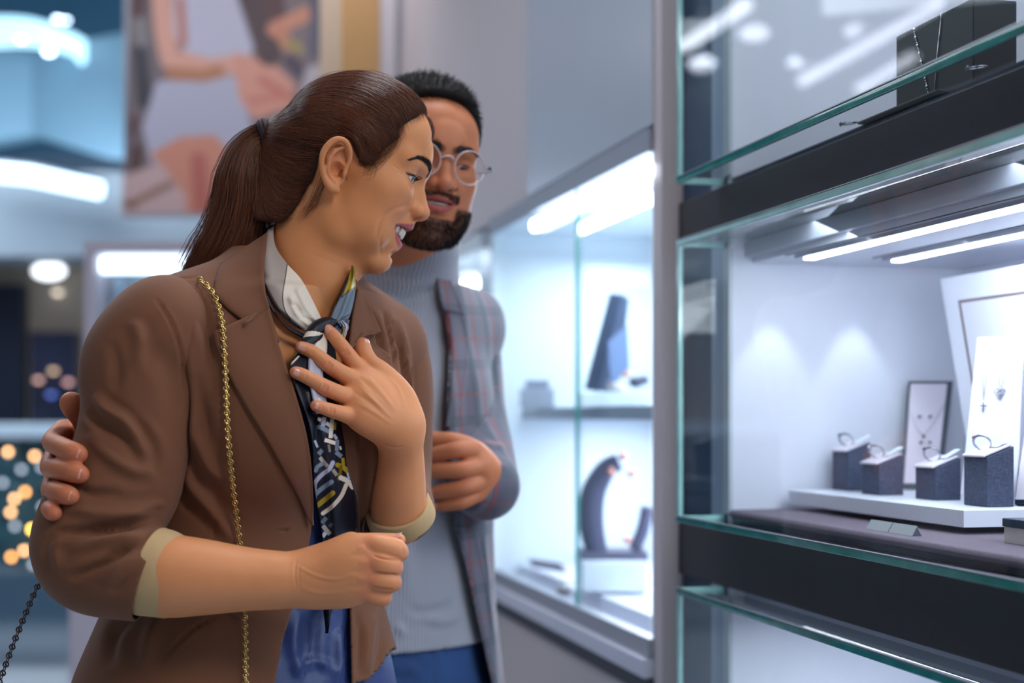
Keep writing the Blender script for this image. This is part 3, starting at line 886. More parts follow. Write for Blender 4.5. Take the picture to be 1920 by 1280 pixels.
    # eye openings
    for y in (-1, 1):
        def lid(X, Y, Z, y=y):
            u = (Y * y - 32.5) / 13.5
            uu = np.clip(np.abs(u), 0, 1)
            top = (28.0 if not male else 26.2) - 2.2 * (uu ** 2) + 1.0 * u * (1 if not male else 0); bot = (17.6 if not male else 20.6) + (5.0 if not male else 5.2) * uu ** 2 + 1.6 * u
            zm = (top + bot) / 2; hh = np.maximum((top - bot) / 2 * np.sqrt(np.maximum(1 - uu ** 2.4, 0)), .02)
            return np.maximum(np.maximum(np.abs(Z - zm) - hh, np.abs(u * 13.5) - 13.5), 62 - X)
        f.func((60, min(y * 18, y * 47), 14), (100, max(y * 18, y * 47), 34), lid, .8, '-')
        f.chain([(77.5 + ed, y * 23, 30.5, .5), (79.5 + ed, y * 32, 32.6, .6), (74 + ed, y * 42, 30.8, .5)], 1.6, '-')      # lid crease
    # ears
    for y in (-1, 1):
        E_ = lambda x, yy, z, r: (x + ex, y * yy, z, r)
        f.ell((-7 + ex, y * 71, 5), (13, 5, 25), 5, rot=frame(-10, y * -16))
        f.ell((-7 + ex, y * 79.5, 7), (12.5, 5.0, 21), 2.0, '-', rot=frame(-10, y * -16))
        f.chain([tuple(q) for q in catmull([E_(3, 74, 4, 1.8), E_(4, 75.5, 14, 2.2), E_(1, 78, 24, 2.7), E_(-7, 80.5, 30.5, 3.0), E_(-16, 82.5, 28, 3.2), E_(-21.5, 84, 18, 3.2),
                 E_(-22.5, 84, 7, 3.0), E_(-19, 82, -4, 2.8), E_(-13, 79, -13, 3.0), E_(-4, 75.5, -20, 4.0), E_(2, 73, -19, 3.6)], 40)], 1.8)
        f.chain([E_(-6, 78, 24, 1.8), E_(-13, 79.5, 18, 2.6), E_(-15.5, 80, 8, 2.9), E_(-13.5, 79, -2, 2.8), E_(-8, 76.5, -9, 2.6), E_(-3, 75, -12, 2.4)], 1.8)
        f.chain([E_(3, 74, 7, 2.0), E_(-4, 75, 8.5, 1.6), E_(-9, 75.5, 8, 1.0)], 1.6)
        f.ell((3.6 + ex, y * 73.6, 0), (2.6, 3.4, 5.0), 2.4)                     # tragus
        f.ell((-5.5 + ex, y * 76, 0.5), (6.2, 7, 8.0), 1.6, '-')                          # concha
        f.ell((-4.5 + ex, y * 77, 15), (4.8, 3.6, 4.6), 1.4, '-')
        f.cone((-1.0 + ex, y * 74, -2.5), (3 + ex, y * 56, -3), 3.0, 2.4, 1.0, '-')           # ear canal
        f.cone((-1.0 + ex, y * 74, 1.5), (3 + ex, y * 60, 0), 2.4, 2.0, 1.0, '-')
        f.ell((-4 + ex, y * 74.5, -15), (7, 3.4, 6), 4)
    f.smooth(1)
    # neck
    for a, b in zip(neck[:-1], neck[1:]):
        f.cone(a[:3], b[:3], a[3], b[3], 18)
    return f


SK = {}
def skin_tint(L, male, tree=None):
    """complexion stored per point: lips, brow colour, blush, mouth lining (head-local coordinates)"""
    x, y, z = L[:, 0], np.abs(L[:, 1]), L[:, 2]
    base = np.array(lin((224, 150, 98) if not male else (206, 130, 92)))
    c = np.tile(base, (len(L), 1))
    def blend(m, rgb):
        nonlocal c
        m = np.clip(m, 0, 1)[:, None]; c = c * (1 - m) + np.array(lin(rgb)) * m
    blush = np.exp(-(((x - 62) / 20) ** 2 + ((y - 40) / 16) ** 2 + ((z + 8) / 18) ** 2)) * .45
    blend(blush, (212, 132, 112))
    blend(np.exp(-(((x - 100) / 14) ** 2 + ((y) / 16) ** 2 + ((z + 2) / 10) ** 2)) * .35, (214, 134, 112))
    blend(np.exp(-(((x - 4) / 20) ** 2 + ((y - 78) / 9) ** 2 + ((z - 4) / 26) ** 2)) * .35, (214, 128, 100))
    front = x > 60
    if not male:
        ay = y / 35.0
        top_line = -14.0 - 11.0 * ay ** 1.2 - 2.4 * np.exp(-(y / 3.0) ** 2)
        up_lip = front & (y < 35.5) & (z < top_line) & (z > -32 - 0 * ay)
        d = np.minimum((top_line - z), 36.5 - y)
        blend(np.where(up_lip & (x > 57), np.clip(d / 1.7, 0, 1), 0), (176, 84, 86))
        bot_line = -48.6 + 19.0 * ay ** 2.0
        lo_lip = front & (y < 35.5) & (z > bot_line) & (z <= -28)
        blend(np.where(lo_lip & (x > 57), np.clip((z - bot_line) / 1.7, 0, 1), 0), (186, 88, 90))
        inner = (y < 33) & (z < -22) & (z > -44) & (x < 84.0 - 22 * (y / 33) ** 2)
        blend(np.where(inner & (x > 48), np.clip((84.0 - 22 * (y / 33) ** 2 - x) / 1.5, 0, 1), 0), (70, 22, 24))
        lidm = np.exp(-(((x - 78) / 6) ** 2 + ((y - 34) / 12) ** 2 + ((z - 31) / 4.5) ** 2)) * .55
        blend(lidm, (176, 122, 106))
        ln = np.exp(-((z - (28.3 - 2.2 * (np.abs(y - 32.5) / 13.5) ** 2 + (y - 32.5) / 13.5)) / 1.3) ** 2) * (np.abs(y - 33) < 15) * (x > 62)
        blend(ln * .95, (26, 20, 24))
        ln = np.exp(-((z - (19.6 + 5.2 * (np.abs(y - 32.5) / 13.5) ** 2 + 1.6 * (y - 32.5) / 13.5)) / .6) ** 2) * (np.abs(y - 33) < 13) * (x > 62)
        blend(ln * .5, (70, 48, 46))
    else:
        ay = y / 29.0
        tl = -15.5 - 6.5 * ay ** 1.2; bl = -38.5 + 15.5 * ay ** 1.8
        m = front & (y < 29) & (z < tl) & (z > bl) & (x > 66)
        blend(np.where(m, np.clip(np.minimum(tl - z, z - bl) / 1.2, 0, 1), 0), (176, 92, 88))
        # stubble: jaw, moustache, chin
        bd = beard_mask(L)
        blend(bd * .80, (58, 38, 34))
    # brows
    path = BROW_M if male else BROW_W
    d = np.full(len(L), 1e9); q = np.stack([x, y, z], 1); wd = np.zeros(len(L)); n = len(path) - 1
    for i in range(n):
        a = np.array(path[i], float); ba = np.array(path[i + 1], float) - a; t = np.clip((q - a) @ ba / (ba @ ba), 0, 1)
        dd = np.linalg.norm(q - a - t[:, None] * ba, axis=1); m = dd < d
        d = np.where(m, dd, d); wd = np.where(m, 1 - .78 * (i + t) / n, wd)
    blend(np.clip((4.6 * wd + .7 - d) / 1.2, 0, 1) * (.92 if not male else .7), (54, 34, 32))
    # scalp under the hair
    return c


def beard_mask(L):
    x, y, z = L[:, 0], np.abs(L[:, 1]), L[:, 2]
    def ss(a, b, v): t = np.clip((v - a) / (b - a), 0, 1); return t * t * (3 - 2 * t)
    jaw_line = -28 - 0 * x + 30 * ss(46, 12, x)                # upper edge rises to the sideburn
    jaw = ss(jaw_line + 5, jaw_line - 6, z) * ss(4, 12, x)
    chin = ss(-40, -46, z) * (x > 60)
    lips = np.exp(-((y / 30) ** 8)) * ss(-45, -41, z) * ss(-15, -19, z) * (x > 62)
    must = ss(-10, -13, z) * ss(-25, -20, z) * (x > 66) * (y < 31) * np.where(z > -15.5 - 6.5 * (y / 29) ** 1.2, 1, 0)
    side = ss(60, 40, x) + ss(24, 31, y)
    m = np.maximum(jaw * np.clip(side + 0, 0, 1), chin)
    m = np.maximum(m * (1 - lips * (y < 30)), must)
    under = ss(-78, -92, z)
    return np.clip(m * (1 - under), 0, 1)


def on_skin(tree, pts):
    """push a path given near the face straight onto its surface"""
    out = []
    for p in pts:
        o = Vector((p[0] + 40, p[1] - (0 if p[1] < 20 else -24), p[2])); loc = tree.ray_cast(o, Vector((-40, 0 if p[1] < 20 else -24, 0)).normalized())[0]
        loc = loc if loc is not None else tree.find_nearest(Vector(p))[0]
        out.append(np.array(loc))
    return out


M['skin'] = attr_mat('skin_complexion', rough=.46, sss=.18, bump=.14, bump_scale=1900, spec=.36, noise_amt=.07, noise_scale=45)
M['teeth'] = mat('enamel', (240, 230, 212), .28)
M['gum'] = mat('gum_pink', (176, 84, 84), .35)
M['sclera'] = mat('eye_white', (228, 222, 222), .12, coat=1)
M['lash'] = mat('lash_black', (14, 10, 12), .5)


def iris_mat(name, rgb):
    m, nt, b = new_mat(name)
    b.inputs['Base Color'].default_value = lin(rgb) + (1,); b.inputs['Roughness'].default_value = .1; b.inputs['Coat Weight'].default_value = 1
    return m


def eyes(H, parent, look, rgb, ed=0.0):
    """eyeballs with iris and pupil; look is the gaze direction in head-local axes"""
    look = np.array(look, float); look /= np.linalg.norm(look)
    for y in (-1, 1):
        c = np.array([65.0 + ed, y * 32.5, 25.0])
        def cap(a0, rr):
            """rings on the ball around the gaze axis"""
            u = np.cross(look, [0, 0, 1]); u /= np.linalg.norm(u); v = np.cross(u, look)
            V = []; n = 24
            rad = [0] + list(np.linspace(a0 / 6, a0, 6))
            for a in rad[1:]:
                for k in range(n):
                    t = 2 * math.pi * k / n
                    V.append(c + rr * (look * math.cos(a) + (u * math.cos(t) + v * math.sin(t)) * math.sin(a)))
            V.append(c + rr * look); Fq = []
            for k in range(n): Fq.append((len(V) - 1, k, (k + 1) % n))
            for i in range(5):
                for k in range(n): Fq.append((i * n + k, (i + 1) * n + k, (i + 1) * n + (k + 1) % n, i * n + (k + 1) % n))
            return V, Fq
        mb = MB().ball((0, 0, 0), 12.2, 32, 24)
        eb = mobj('eyeball', H.world(np.array(mb.v) + c), mb.f, M['sclera'], parent)
        V, Fq = cap(.50, 12.45); mobj('iris', H.world(V), Fq, iris_mat('iris_ring', rgb), eb)
        V, Fq = cap(.22, 12.6); mobj('pupil', H.world(V), Fq, iris_mat('pupil_black', (8, 8, 10)), eb)
# ------------------------------------------------------------------ the woman: head, hair
woman = thing('person', (-.20, 1.56, 0), 'person in brown blazer and silk scarf, long brown ponytail, one hand on chest', 'person')
HW = Head((-.1925, 1.55, .2564 + CAMZ), frame(20, 3))
EX, ED = 12.0, 4.8
a_, b_, c_ = HW.at(612, 400, 0), HW.at(590, 500, 0), HW.at(552, 610, 0)
neckW = [(-12, 0, -20, 50), (a_[0] - 6, 0, a_[2], 49), (b_[0] - 4, 0, b_[2], 49), (c_[0], 0, c_[2], 56)]
fW = sculpt_head(False, neckW, 1.0, h=1.1, ex=EX, ed=ED)
VW, QW = fW.mesh()
treeHead = bvh(VW, QW)
NWm = vnormals(VW, QW) @ HW.R.T
VW = HW.world(VW)
creases = [([(768, 384), (757, 386), (742, 391), (724, 401), (713, 414), (708, 432), (708, 452)], 3.8, -.0010, .10),
           ([(728, 421), (721, 430), (714, 446), (712, 466), (714, 480)], 2.8, -.0005, .2),
           ([(754, 322), (744, 315), (735, 308)], 1.3, -.0005, .3), ([(756, 327), (745, 323)], 1.2, -.0004, .3),
           ([(766, 345), (769, 352), (774, 358)], 2.0, -.0006, .3)]
for pth, wd_, am, rg in creases: VW = groove(VW, NWm, pth, wd_, am, rg)
BROW_W = on_skin(treeHead, [tuple(np.abs(HW.at(x, y, l)) * np.array([1, 1, 1])) for x, y, l in ((799, 326, -9), (802, 317, -11), (800, 306, -20), (792, 298, -30), (779, 294, -40), (764, 296, -48))])
VWl = HW.local(VW)
tintW = skin_tint(VWl, False)
woman_head = (VW, QW, tintW)


def teeth(H, parent, zoff=0.0, sc=1.0):
    g = []
    arch = [(88.0, 4.4, 8.4, 11.0), (86.0, 12.0, 6.6, 9.0), (81.2, 18.6, 7.0, 8.6), (74.8, 23.2, 6.6, 6.8), (68.0, 26.6, 6.4, 6.0), (61, 29, 7, 5)]
    for y in (-1, 1):
        for i, (x, yy, wd, ht) in enumerate(arch):
            nx, ny = arch[min(i + 1, 5)][:2]; px_, py_ = arch[max(i - 1, 0)][:2] if i else (87.6, -4.3)
            t = np.array([nx - px_, ny - py_]); t /= np.linalg.norm(t)
            V = []; F = []
            mb = MB().ball((0, 0, 0), 1.0, 16, 12)
            q = np.array(mb.v)
            q = np.sign(q) * np.abs(q) ** .62                     # squarish tooth
            q[:, 2] = np.where(q[:, 2] < 0, q[:, 2] * 1.0, q[:, 2])
            wq = q[:, 1] * wd * .5 * sc * (1 - .10 * q[:, 2]); dq = q[:, 0] * 3.0 * (1 + .25 * q[:, 2]); hq = q[:, 2] * ht * .5
            X = x + dq * t[1] + wq * t[0]; Y = yy + (-dq * t[0] + wq * t[1])
            Z = -28.2 + zoff - ht * .25 + hq + i * .5
            V = np.stack([X, Y * y, Z], 1)
            mobj('tooth', H.world(V), mb.f, M['teeth'], parent)
    mb = MB(); mb.tube([(84.5 - abs(v) ** 2 * .024, v, -22.4 + zoff) for v in np.linspace(-26, 26, 15)], 2.6, 10)
    mobj('gum', H.world(mb.v), mb.f, M['gum'], parent)


bodyW_parts = [woman_head]
def finish_body(name, parts, parent):
    V = []; Fq = []; T = []; n = 0
    for v, q, t in parts:
        V.append(v); Fq.append(np.asarray(q) + n); T.append(t); n += len(v)
    return mobj(name, np.vstack(V), np.vstack(Fq), M['skin'], parent, attrs={'tint': np.vstack(T)})

def hair_mat(name, rgb, rough=.32, noise_amt=.5):
    m, nt, b = new_mat(name)
    c = lin(rgb)
    hi = nt.nodes.new('ShaderNodeHairInfo'); mx = nt.nodes.new('ShaderNodeMix'); mx.data_type = 'RGBA'
    mx.inputs[6].default_value = tuple(x * (1 - noise_amt) for x in c) + (1,); mx.inputs[7].default_value = tuple(x * (1 + noise_amt * 1.6) for x in c) + (1,)
    nt.links.new(hi.outputs['Random'], mx.inputs[0]); nt.links.new(mx.outputs[2], b.inputs['Base Color'])
    b.inputs['Roughness'].default_value = rough; b.inputs['Specular IOR Level'].default_value = .38
    return m
M['hairW'] = hair_mat('brown_hair', (92, 50, 30))
M['hairWcap'] = mat('brown_hair_base', (46, 25, 17), .75, noise_scale=220, noise_amt=.4)

# hair cap: follows the skull, cut by the hairline seen from the side
line = [(797, 208), (786, 222), (766, 236), (748, 260), (724, 279), (712, 292), (705, 308), (690, 314), (674, 303), (664, 285), (657, 266), (645, 254), (628, 252), (612, 262), (600, 285), (594, 312), (586, 340), (566, 372), (546, 396), (524, 412)]
poly = [(75, 135)] + [tuple(HW.at(x, y, -62 if i > 2 else -62 + 22 * (2 - i))[[0, 2]]) for i, (x, y) in enumerate(line)]
poly += [(poly[-1][0] - 25, poly[-1][1] - 4), (-120, -60), (-120, 140)]
NL = len(poly) - 3
fh = Field((-118, -92, -80), (92, 92, 135), 1.6)
fh.ell((12, 0, 43.5), (77, 74, 78.5))
fh.ell((34, 0, 66), (50, 60, 49), 14)
fh.cone((-40, 0, 10), (-50, 0, -42), 46, 30, 20)
fh.cone((-35, 0, 42), (-88, 0, 20), 41, 9, 18)
PX = np.array(poly, float); HLC = .0016
def region(X, Y, Z):
    # the front hairline retreats a little towards the temples
    Xs = X + np.where(Z > 60, HLC * Y * Y, 0) - np.where(Y > 0, 9 * np.clip((Z - 45) / 25, 0, 1) * np.clip((100 - Z) / 20, 0, 1), 0)
    Xs, Zs = np.broadcast_arrays(Xs, Z + 0 * Xs)
    dd = np.full(Xs.shape, 1e9, np.float32)
    for i in range(len(PX)):
        a, b = PX[i], PX[(i + 1) % len(PX)]; ba = b - a; L = ba @ ba
        t = np.clip(((Xs - a[0]) * ba[0] + (Zs - a[1]) * ba[1]) / L, 0, 1)
        dd = np.minimum(dd, (Xs - a[0] - t * ba[0]) ** 2 + (Zs - a[1] - t * ba[1]) ** 2)
    dd = np.sqrt(dd)
    return np.where(inside(Xs, Zs, PX), -dd, dd)
fh.cone((-14, 0, -16), (-24, 0, -62), 54, 51, 12)
fh.func((-118, -92, -80), (92, 92, 135), region, 5, '&')
fh.ell((60, 40, 86), (21, 14, 22), 6)
for y in (-1, 1): fh.ell((-7 + EX, y * 80, 5), (19, 14, 27), 5, '-', rot=frame(-10, 0))
fh.smooth(1)
Vh, Qh = fh.mesh()
treeCap = bvh(np.vstack([Vh, VWl]), np.vstack([Qh, QW + len(Vh)]))
hairW = mobj('hair', HW.world(Vh), Qh, M['hairWcap'], woman)

TIE = np.array([-88.0, 0, 21.0])
def on_cap(p, lift):
    c = Vector((-5, 0, 25)) + Vector((p[0], p[1], 0)) * .15
    d = (Vector(p) - c); d.normalize()
    loc, nor, _, dist = treeCap.ray_cast(c + d * 170, -d)
    return np.array(c + d * ((Vector(loc) - c).length + lift)) if loc is not None else None

strands = []
starts = []
for i in range(9000):
    # start anywhere on the cap, denser along the hairline
    if i % 2:
        t = rng.random() * (NL - 1); k = int(t); a, b = PX[k + 1], PX[k + 2]
        p = a + (b - a) * (t - k); yy = rng.choice([-1, 1]) * (rng.random() ** .6) * 72
        s0 = np.array([p[0] + 4 - rng.random() * 8, yy, p[1] + rng.random() * 8 - 5]) if p[1] < 60 else np.array([p[0] - .0022 * yy * yy + 3 - rng.random() * 8, yy * .85, p[1]])
        if p[1] < 60: s0[1] = np.sign(yy) * 60
    else:
        th = rng.random() * 2 * math.pi; ph = math.acos(1 - 1.35 * rng.random())
        s0 = np.array([math.cos(th) * math.sin(ph) * 80 - 4, math.sin(th) * math.sin(ph) * 70, math.cos(ph) * 75 + 40])
    starts.append(s0)
rv = region(Vh[:, 0], Vh[:, 1], Vh[:, 2]); cnd = np.where(rv > -15)[0]
for i in rng.choice(cnd, 5200): starts.append(Vh[i] * 1.0 + rng.normal(size=3) * np.array([2.5, .5, 2.5]))
cnd = np.where((Vh[:, 2] < -5) & (Vh[:, 0] < 0))[0]
for i in rng.choice(cnd, 2200): starts.append(Vh[i] * 1.0)
K = 16
for s0 in starts:
    pts = []; ok = True
    lift = rng.random() * 2.2 + .2; sag = rng.normal() * 5; e = TIE + np.array([8, rng.normal() * 5, rng.normal() * 5])
    for t in np.linspace(0, 1, K):
        if s0[2] < 40 and s0[0] > EX + 2:
            wpt = np.array([EX - 8, s0[1], 41.0 + (s0[2] + 10) * .15]); q = (1 - t) ** 2 * s0 + 2 * t * (1 - t) * (wpt * 1.25 - (s0 + e) * .125) + t * t * e
        else: q = s0 * (1 - t) + e * t
        q = q + np.array([0, 0, (16 if s0[2] > 20 else -8) * math.sin(math.pi * t) * .6 + sag * math.sin(math.pi * t)])
        ee = ((q[0] - (EX - 7)) / 19) ** 2 + ((q[2] - 6) / 29) ** 2
        if ee < 1 and abs(q[1]) > 30 and s0[2] > -5: q = np.array([q[0], q[1], 6 + 29 * math.sqrt(max(1 - ((q[0] - (EX - 7)) / 19) ** 2, 0))])
        r = on_cap(q, lift * math.sin(math.pi * min(1, t * 3 + .04) / 2))
        if r is None or (len(pts) and np.linalg.norm(r - pts[-1]) > 40): ok = False; break
        pts.append(r)
    if ok:
        pts = np.array(pts)
        if ((pts[0, 0] - (EX - 7)) / 19) ** 2 + ((pts[0, 2] - 6) / 28) ** 2 > 1 and region(pts[:1, 0], pts[:1, 1], pts[:1, 2])[0] < 8 :
            strands.append(pts)
S = np.array(strands)
prof = np.sin(np.linspace(.02, math.pi - .5, K)) * 2 - 1; prof[2:] = np.maximum(prof[2:], .2)
hair_obj('hair_strands', HW.world(S.reshape(-1, 3)).reshape(S.shape), .00024 * (.5 + .5 * prof)[None, :], M['hairW'], hairW)

# ponytail
def LP(px, py, l): return HW.at(px, py, l)
pc_ = [(502, 254, 11), (482, 262, 14), (464, 292, 22), (457, 335, 29), (453, 390, 32), (440, 440, 33), (418, 485, 33), (388, 525, 27), (362, 560, 18)]
cen = np.array([LP(x, y, -2 - i * 1.0) for i, (x, y, r) in enumerate(pc_)])
rr = [r * 1.0 for _, _, r in pc_]
NP = 44
cl = catmull(cen, NP); rl = np.interp(np.linspace(0, len(rr) - 1, NP), range(len(rr)), rr)
tang = np.gradient(cl, axis=0); tang /= np.linalg.norm(tang, axis=1)[:, None]
side = np.tile(np.array([0, 1.0, 0]), (NP, 1)); side -= tang * (tang * side).sum(1)[:, None]; side /= np.linalg.norm(side, axis=1)[:, None]
bn = np.cross(tang, side)
mb = MB(); seg = 40
Vt = []
for i in range(NP):
    for k in range(seg):
        an = 2 * math.pi * k / seg; wv = 1 + .05 * math.sin(an * 9 + i * .05) + .03 * math.sin(an * 17)
        Vt.append(cl[i] + (bn[i] * math.cos(an) * rl[i] * .93 + side[i] * math.sin(an) * rl[i] * .72) * wv)
Ft = [(i * seg + k, i * seg + (k + 1) % seg, (i + 1) * seg + (k + 1) % seg, (i + 1) * seg + k) for i in range(NP - 1) for k in range(seg)]
tail = mobj('ponytail', HW.world(Vt), Ft, M['hairWcap'], woman)
st = []
for i in range(6000):
    an = rng.random() * 2 * math.pi; rad = .80 + .26 * rng.random() ** .7
    if rng.random() < .03: rad += rng.random() * .35
    dr = rng.normal() * .35; wav = rng.normal() * .04; endk = int(NP * (.86 + .14 * rng.random())); fly = rng.random() < .05
    a = np.linspace(0, dr, NP) + an + wav * np.sin(np.linspace(0, 7, NP) + an * 3)
    rd = rad * (1 + (np.linspace(0, 1, NP) ** 2) * (rng.random() * .7 if fly else 0))
    p = cl + (bn * np.cos(a)[:, None] * .93 + side * np.sin(a)[:, None] * .72) * (rl * rd)[:, None]
    ii = np.linspace(0, endk - 1, 22)
    st.append(np.stack([np.interp(ii, np.arange(NP), p[:, j]) for j in range(3)], 1))
st = np.array(st)
hair_obj('ponytail_strands', HW.world(st.reshape(-1, 3)).reshape(st.shape), .00028 * np.linspace(1, .45, 22)[None, :], M['hairW'], tail)
# elastic with two silver beads
mb = MB()
for j in range(5):
    c0 = np.array(LP(503 - j * 3.0, 249 + j * 1.2, -1)); ax = tang[1]; u = side[1]; v = bn[1]
    mb.tube([c0 + (u * math.cos(a) * 14.5 + v * math.sin(a) * 14.0) * (1 + .05 * (j % 2)) for a in np.linspace(0, 2 * math.pi, 29)[:-1]], 2.7, 8, closed=True)
el = mobj('hair_elastic', HW.world(mb.v), mb.f, mat('elastic_dark', (48, 34, 42), .7, bump=.4, bump_scale=900), woman)
for (x, y) in ((514, 258), (510.5, 270)):
    mb = MB().ball(LP(x, y, -25), 3.9, 20, 14); mobj('silver_bead', HW.world(mb.v), mb.f, M['steel'], el)
mb = MB().ball((0, 0, 0), 1, 4, 3)

# stray hairs over the temple, the nape and behind the ear
fly = []
def surf_head(p, lift):
    loc, nor, _, _ = treeHead.find_nearest(Vector(p)); return np.array(loc) + np.array(nor) * lift
guides = [((752, 262), (738, 285), (716, 305), (698, 318)), ((742, 262), (726, 290), (700, 300), (684, 314)), ((756, 236), (752, 262), (738, 280), (722, 292)),
          ((600, 318), (592, 350), (575, 385), (560, 410)), ((606, 305), (598, 345), (582, 375), (566, 395)), ((590, 330), (580, 368), (560, 395), (545, 412)),
          ((640, 252), (610, 268), (594, 300), (588, 330)), ((700, 305), (694, 318), (690, 326), (680, 330)), ((770, 215), (764, 240), (756, 258), (744, 268))]
for g in guides:
    for k in range(15):
        jx, jy = rng.normal(size=2) * 7
        pts = []
        for (x, y) in g:
            q = HW.at(x + jx + rng.normal() * 1.2, y + jy, -62); loc = surf_head((q[0], -70, q[2]), .6 + rng.random() * .8); pts.append(loc)
        fly.append(catmull(pts, 12))
for k in range(150):
    a = rng.normal() * .5; th = rng.random() * math.pi
    s0 = np.array([rng.uniform(-80, 60), rng.normal() * 25, 90]); r0 = on_cap(s0, 1.0); s1 = s0 + np.array([-22, rng.normal() * 8, -4]); s2 = s0 + np.array([-45, rng.normal() * 10, -14])
    r1 = on_cap(s1, 2 + rng.random() * 4); r2 = on_cap(s2, 2 + rng.random() * 3)
    if r0 is not None and r1 is not None and r2 is not None: fly.append(catmull([r0, r1, r2], 12))
FL = np.array(fly)
hair_obj('stray_hair', HW.world(FL.reshape(-1, 3)).reshape(FL.shape), .00012 * np.linspace(1, .4, 12)[None, :], M['hairW'], hairW)

# brows and lashes as single hairs
def brow_hairs(H, tree, path, n, rad, ln, material, parent, fields=(-1, 1)):
    out = []
    path = np.array(path, float)
    for y in fields:
        for k in range(n):
            t = rng.random() * (len(path) - 1 - 1e-6); i = int(t); p = path[i] + (path[i + 1] - path[i]) * (t - i)
            d = path[i + 1] - path[i]; d /= np.linalg.norm(d)
            wd = 4.2 * (1 - .8 * t / (len(path) - 1))
            p = p + np.array([0, rng.normal() * .5, rng.normal() * wd * .5])
            up = np.array([0, 0, 1.0]) * (1.0 - 1.3 * t / (len(path) - 1)); q0 = p; q1 = p + (d * .8 + up * .5) * ln * .5; q2 = p + (d * 1.7 + up * .55) * ln * .5
            pts = []
            for j, q in enumerate((q0, q1, q2)):
                loc, nor, _, _ = tree.find_nearest(Vector((q[0], q[1] * y, q[2]))); pts.append(np.array(loc) + np.array(nor) * (.15 + .35 * j))
            out.append(catmull(pts, 6))
    A = np.array(out)
    return hair_obj('eyebrow', H.world(A.reshape(-1, 3)).reshape(A.shape), rad * np.linspace(1, .3, 6)[None, :], material, parent)
M['browhair'] = hair_mat('brow_hair', (44, 26, 22))
brow_hairs(HW, treeHead, BROW_W, 800, .00015, 7, M['browhair'], woman)
ls = []
for y in (-1, 1):
    for k in range(80):
        u = rng.uniform(-.95, 1.0); yy = (32.5 + 13.5 * u)
        z = 28.0 - 2.2 * u * u + 1.0 * u; c = np.array([65, 32.5, 25.5]); dy = yy - 32.5
        x = 65 + ED + math.sqrt(max(14.2 ** 2 - dy * dy - (z - 25.5) ** 2, 4)) - .4
        o_ = np.array([x, yy, z]); out_ = np.array([1.0, (dy) / 14 * .9 + rng.normal() * .06, -.15]); out_ /= np.linalg.norm(out_); L_ = 7.0 + 1.5 * u
        pts = [o_, o_ + out_ * L_ * .5 + np.array([0, 0, -.6]), o_ + out_ * L_ + np.array([0, 0, 2.6])]
        A = catmull(pts, 7); A[:, 1] *= y; ls.append(A)
    for k in range(45):
        u = rng.uniform(-.9, 1.0); yy = 32.5 + 13.5 * u; z = 18.2 + 5.0 * u * u + 1.6 * u; dy = yy - 32.5
        x = 65 + ED + math.sqrt(max(14.2 ** 2 - dy * dy - (z - 25.5) ** 2, 4)) - .4
        o_ = np.array([x, yy, z]); out_ = np.array([.9, dy / 14 * .9, -.75]); out_ /= np.linalg.norm(out_)
        A = catmull([o_, o_ + out_ * 2.4, o_ + out_ * 5.0 + np.array([0, 0, -.6])], 7); A[:, 1] *= y; ls.append(A)
A = np.array(ls)
hair_obj('eyelashes', HW.world(A.reshape(-1, 3)).reshape(A.shape), .00022 * np.linspace(1, .25, 7)[None, :], M['lash'], woman)
eyes(HW, woman, (1, -.12, -.22), (92, 124, 158), ED)
teeth(HW, woman)
# ------------------------------------------------------------------ the woman: torso, jacket, sleeves
YAW = R_(48)
def row(py, cpx, a, b, Yc=1.55): return (CAMZ + (778 - py) / FP * Yc, (cpx - 960) / FP * Yc, Yc, a, b)
FBW = np.array([math.sin(YAW), -math.cos(YAW), 0]); LBW = np.array([math.cos(YAW), math.sin(YAW), 0])

def jacket_field(h=.0030):
    f = Field((-.52, 1.28, .86), (.02, 1.80, 1.50), h)
    f.loft([row(1500, 450, .205, .165), row(1380, 452, .200, .155), row(1250, 455, .186, .140), row(1150, 462, .165, .120), row(1050, 468, .142, .106), row(950, 474, .142, .110), row(850, 488, .148, .116),
            row(760, 502, .156, .116), row(690, 514, .158, .108), row(630, 520, .140, .090), row(585, 526, .105, .075), row(545, 530, .070, .060)], YAW, p=2.2)
    for s_, q in ((-1, (590, 830)), (1, (690, 815))):
        c = P(506, 820, 1.55) + FBW * .075 + LBW * .060 * s_; f.ell(c, (.058, .058, .062), .05)
    # shoulder slopes
    n0 = P(540, 545, 1.55)
    f.cone(n0 + LBW * -.02, P(316, 614, 1.445), .050, .050, .05)
    f.cone(n0 + LBW * .02, P(716, 648, 1.655), .050, .053, .05)
    f.cone(P(566, 520, 1.55), n0, .052, .066, .04)
    return f

fJ = jacket_field()
VJ, QJ = fJ.mesh()

def iso(f, off, h=None):
    g = Field(f.lo, f.lo + (f.n - 1) * f.h, f.h); g.n = f.n; g.ax = f.ax; g.d = f.d + off; return g.mesh()

M['jacket'] = mat('brown_jersey', (116, 72, 48), .85, noise_scale=9, noise_amt=.05, sheen=.10, bump=.22, bump_scale=2600)
M['jacket_seam'] = mat('dark_brown_edge', (84, 56, 46), .8, sheen=.3)
M['lining'] = mat('ribbed_cream', (198, 166, 122), .85, noise_scale=40, noise_amt=.10, bump=.5, bump_scale=1100)
M['blouse'] = mat('navy_blouse_silk', (36, 58, 118), .42, noise_scale=6, noise_amt=.08, sheen=.1, bump=.3, bump_scale=700)
M['trouser'] = mat('dark_trouser', (40, 42, 54), .8)

def delete_faces(V, Q, keepv):
    """keep only faces whose corners are all kept"""
    k = keepv[Q].all(1); Q = Q[k]; used = np.zeros(len(V), bool); used[Q] = True
    m = np.cumsum(used) - 1
    return V[used], m[Q]

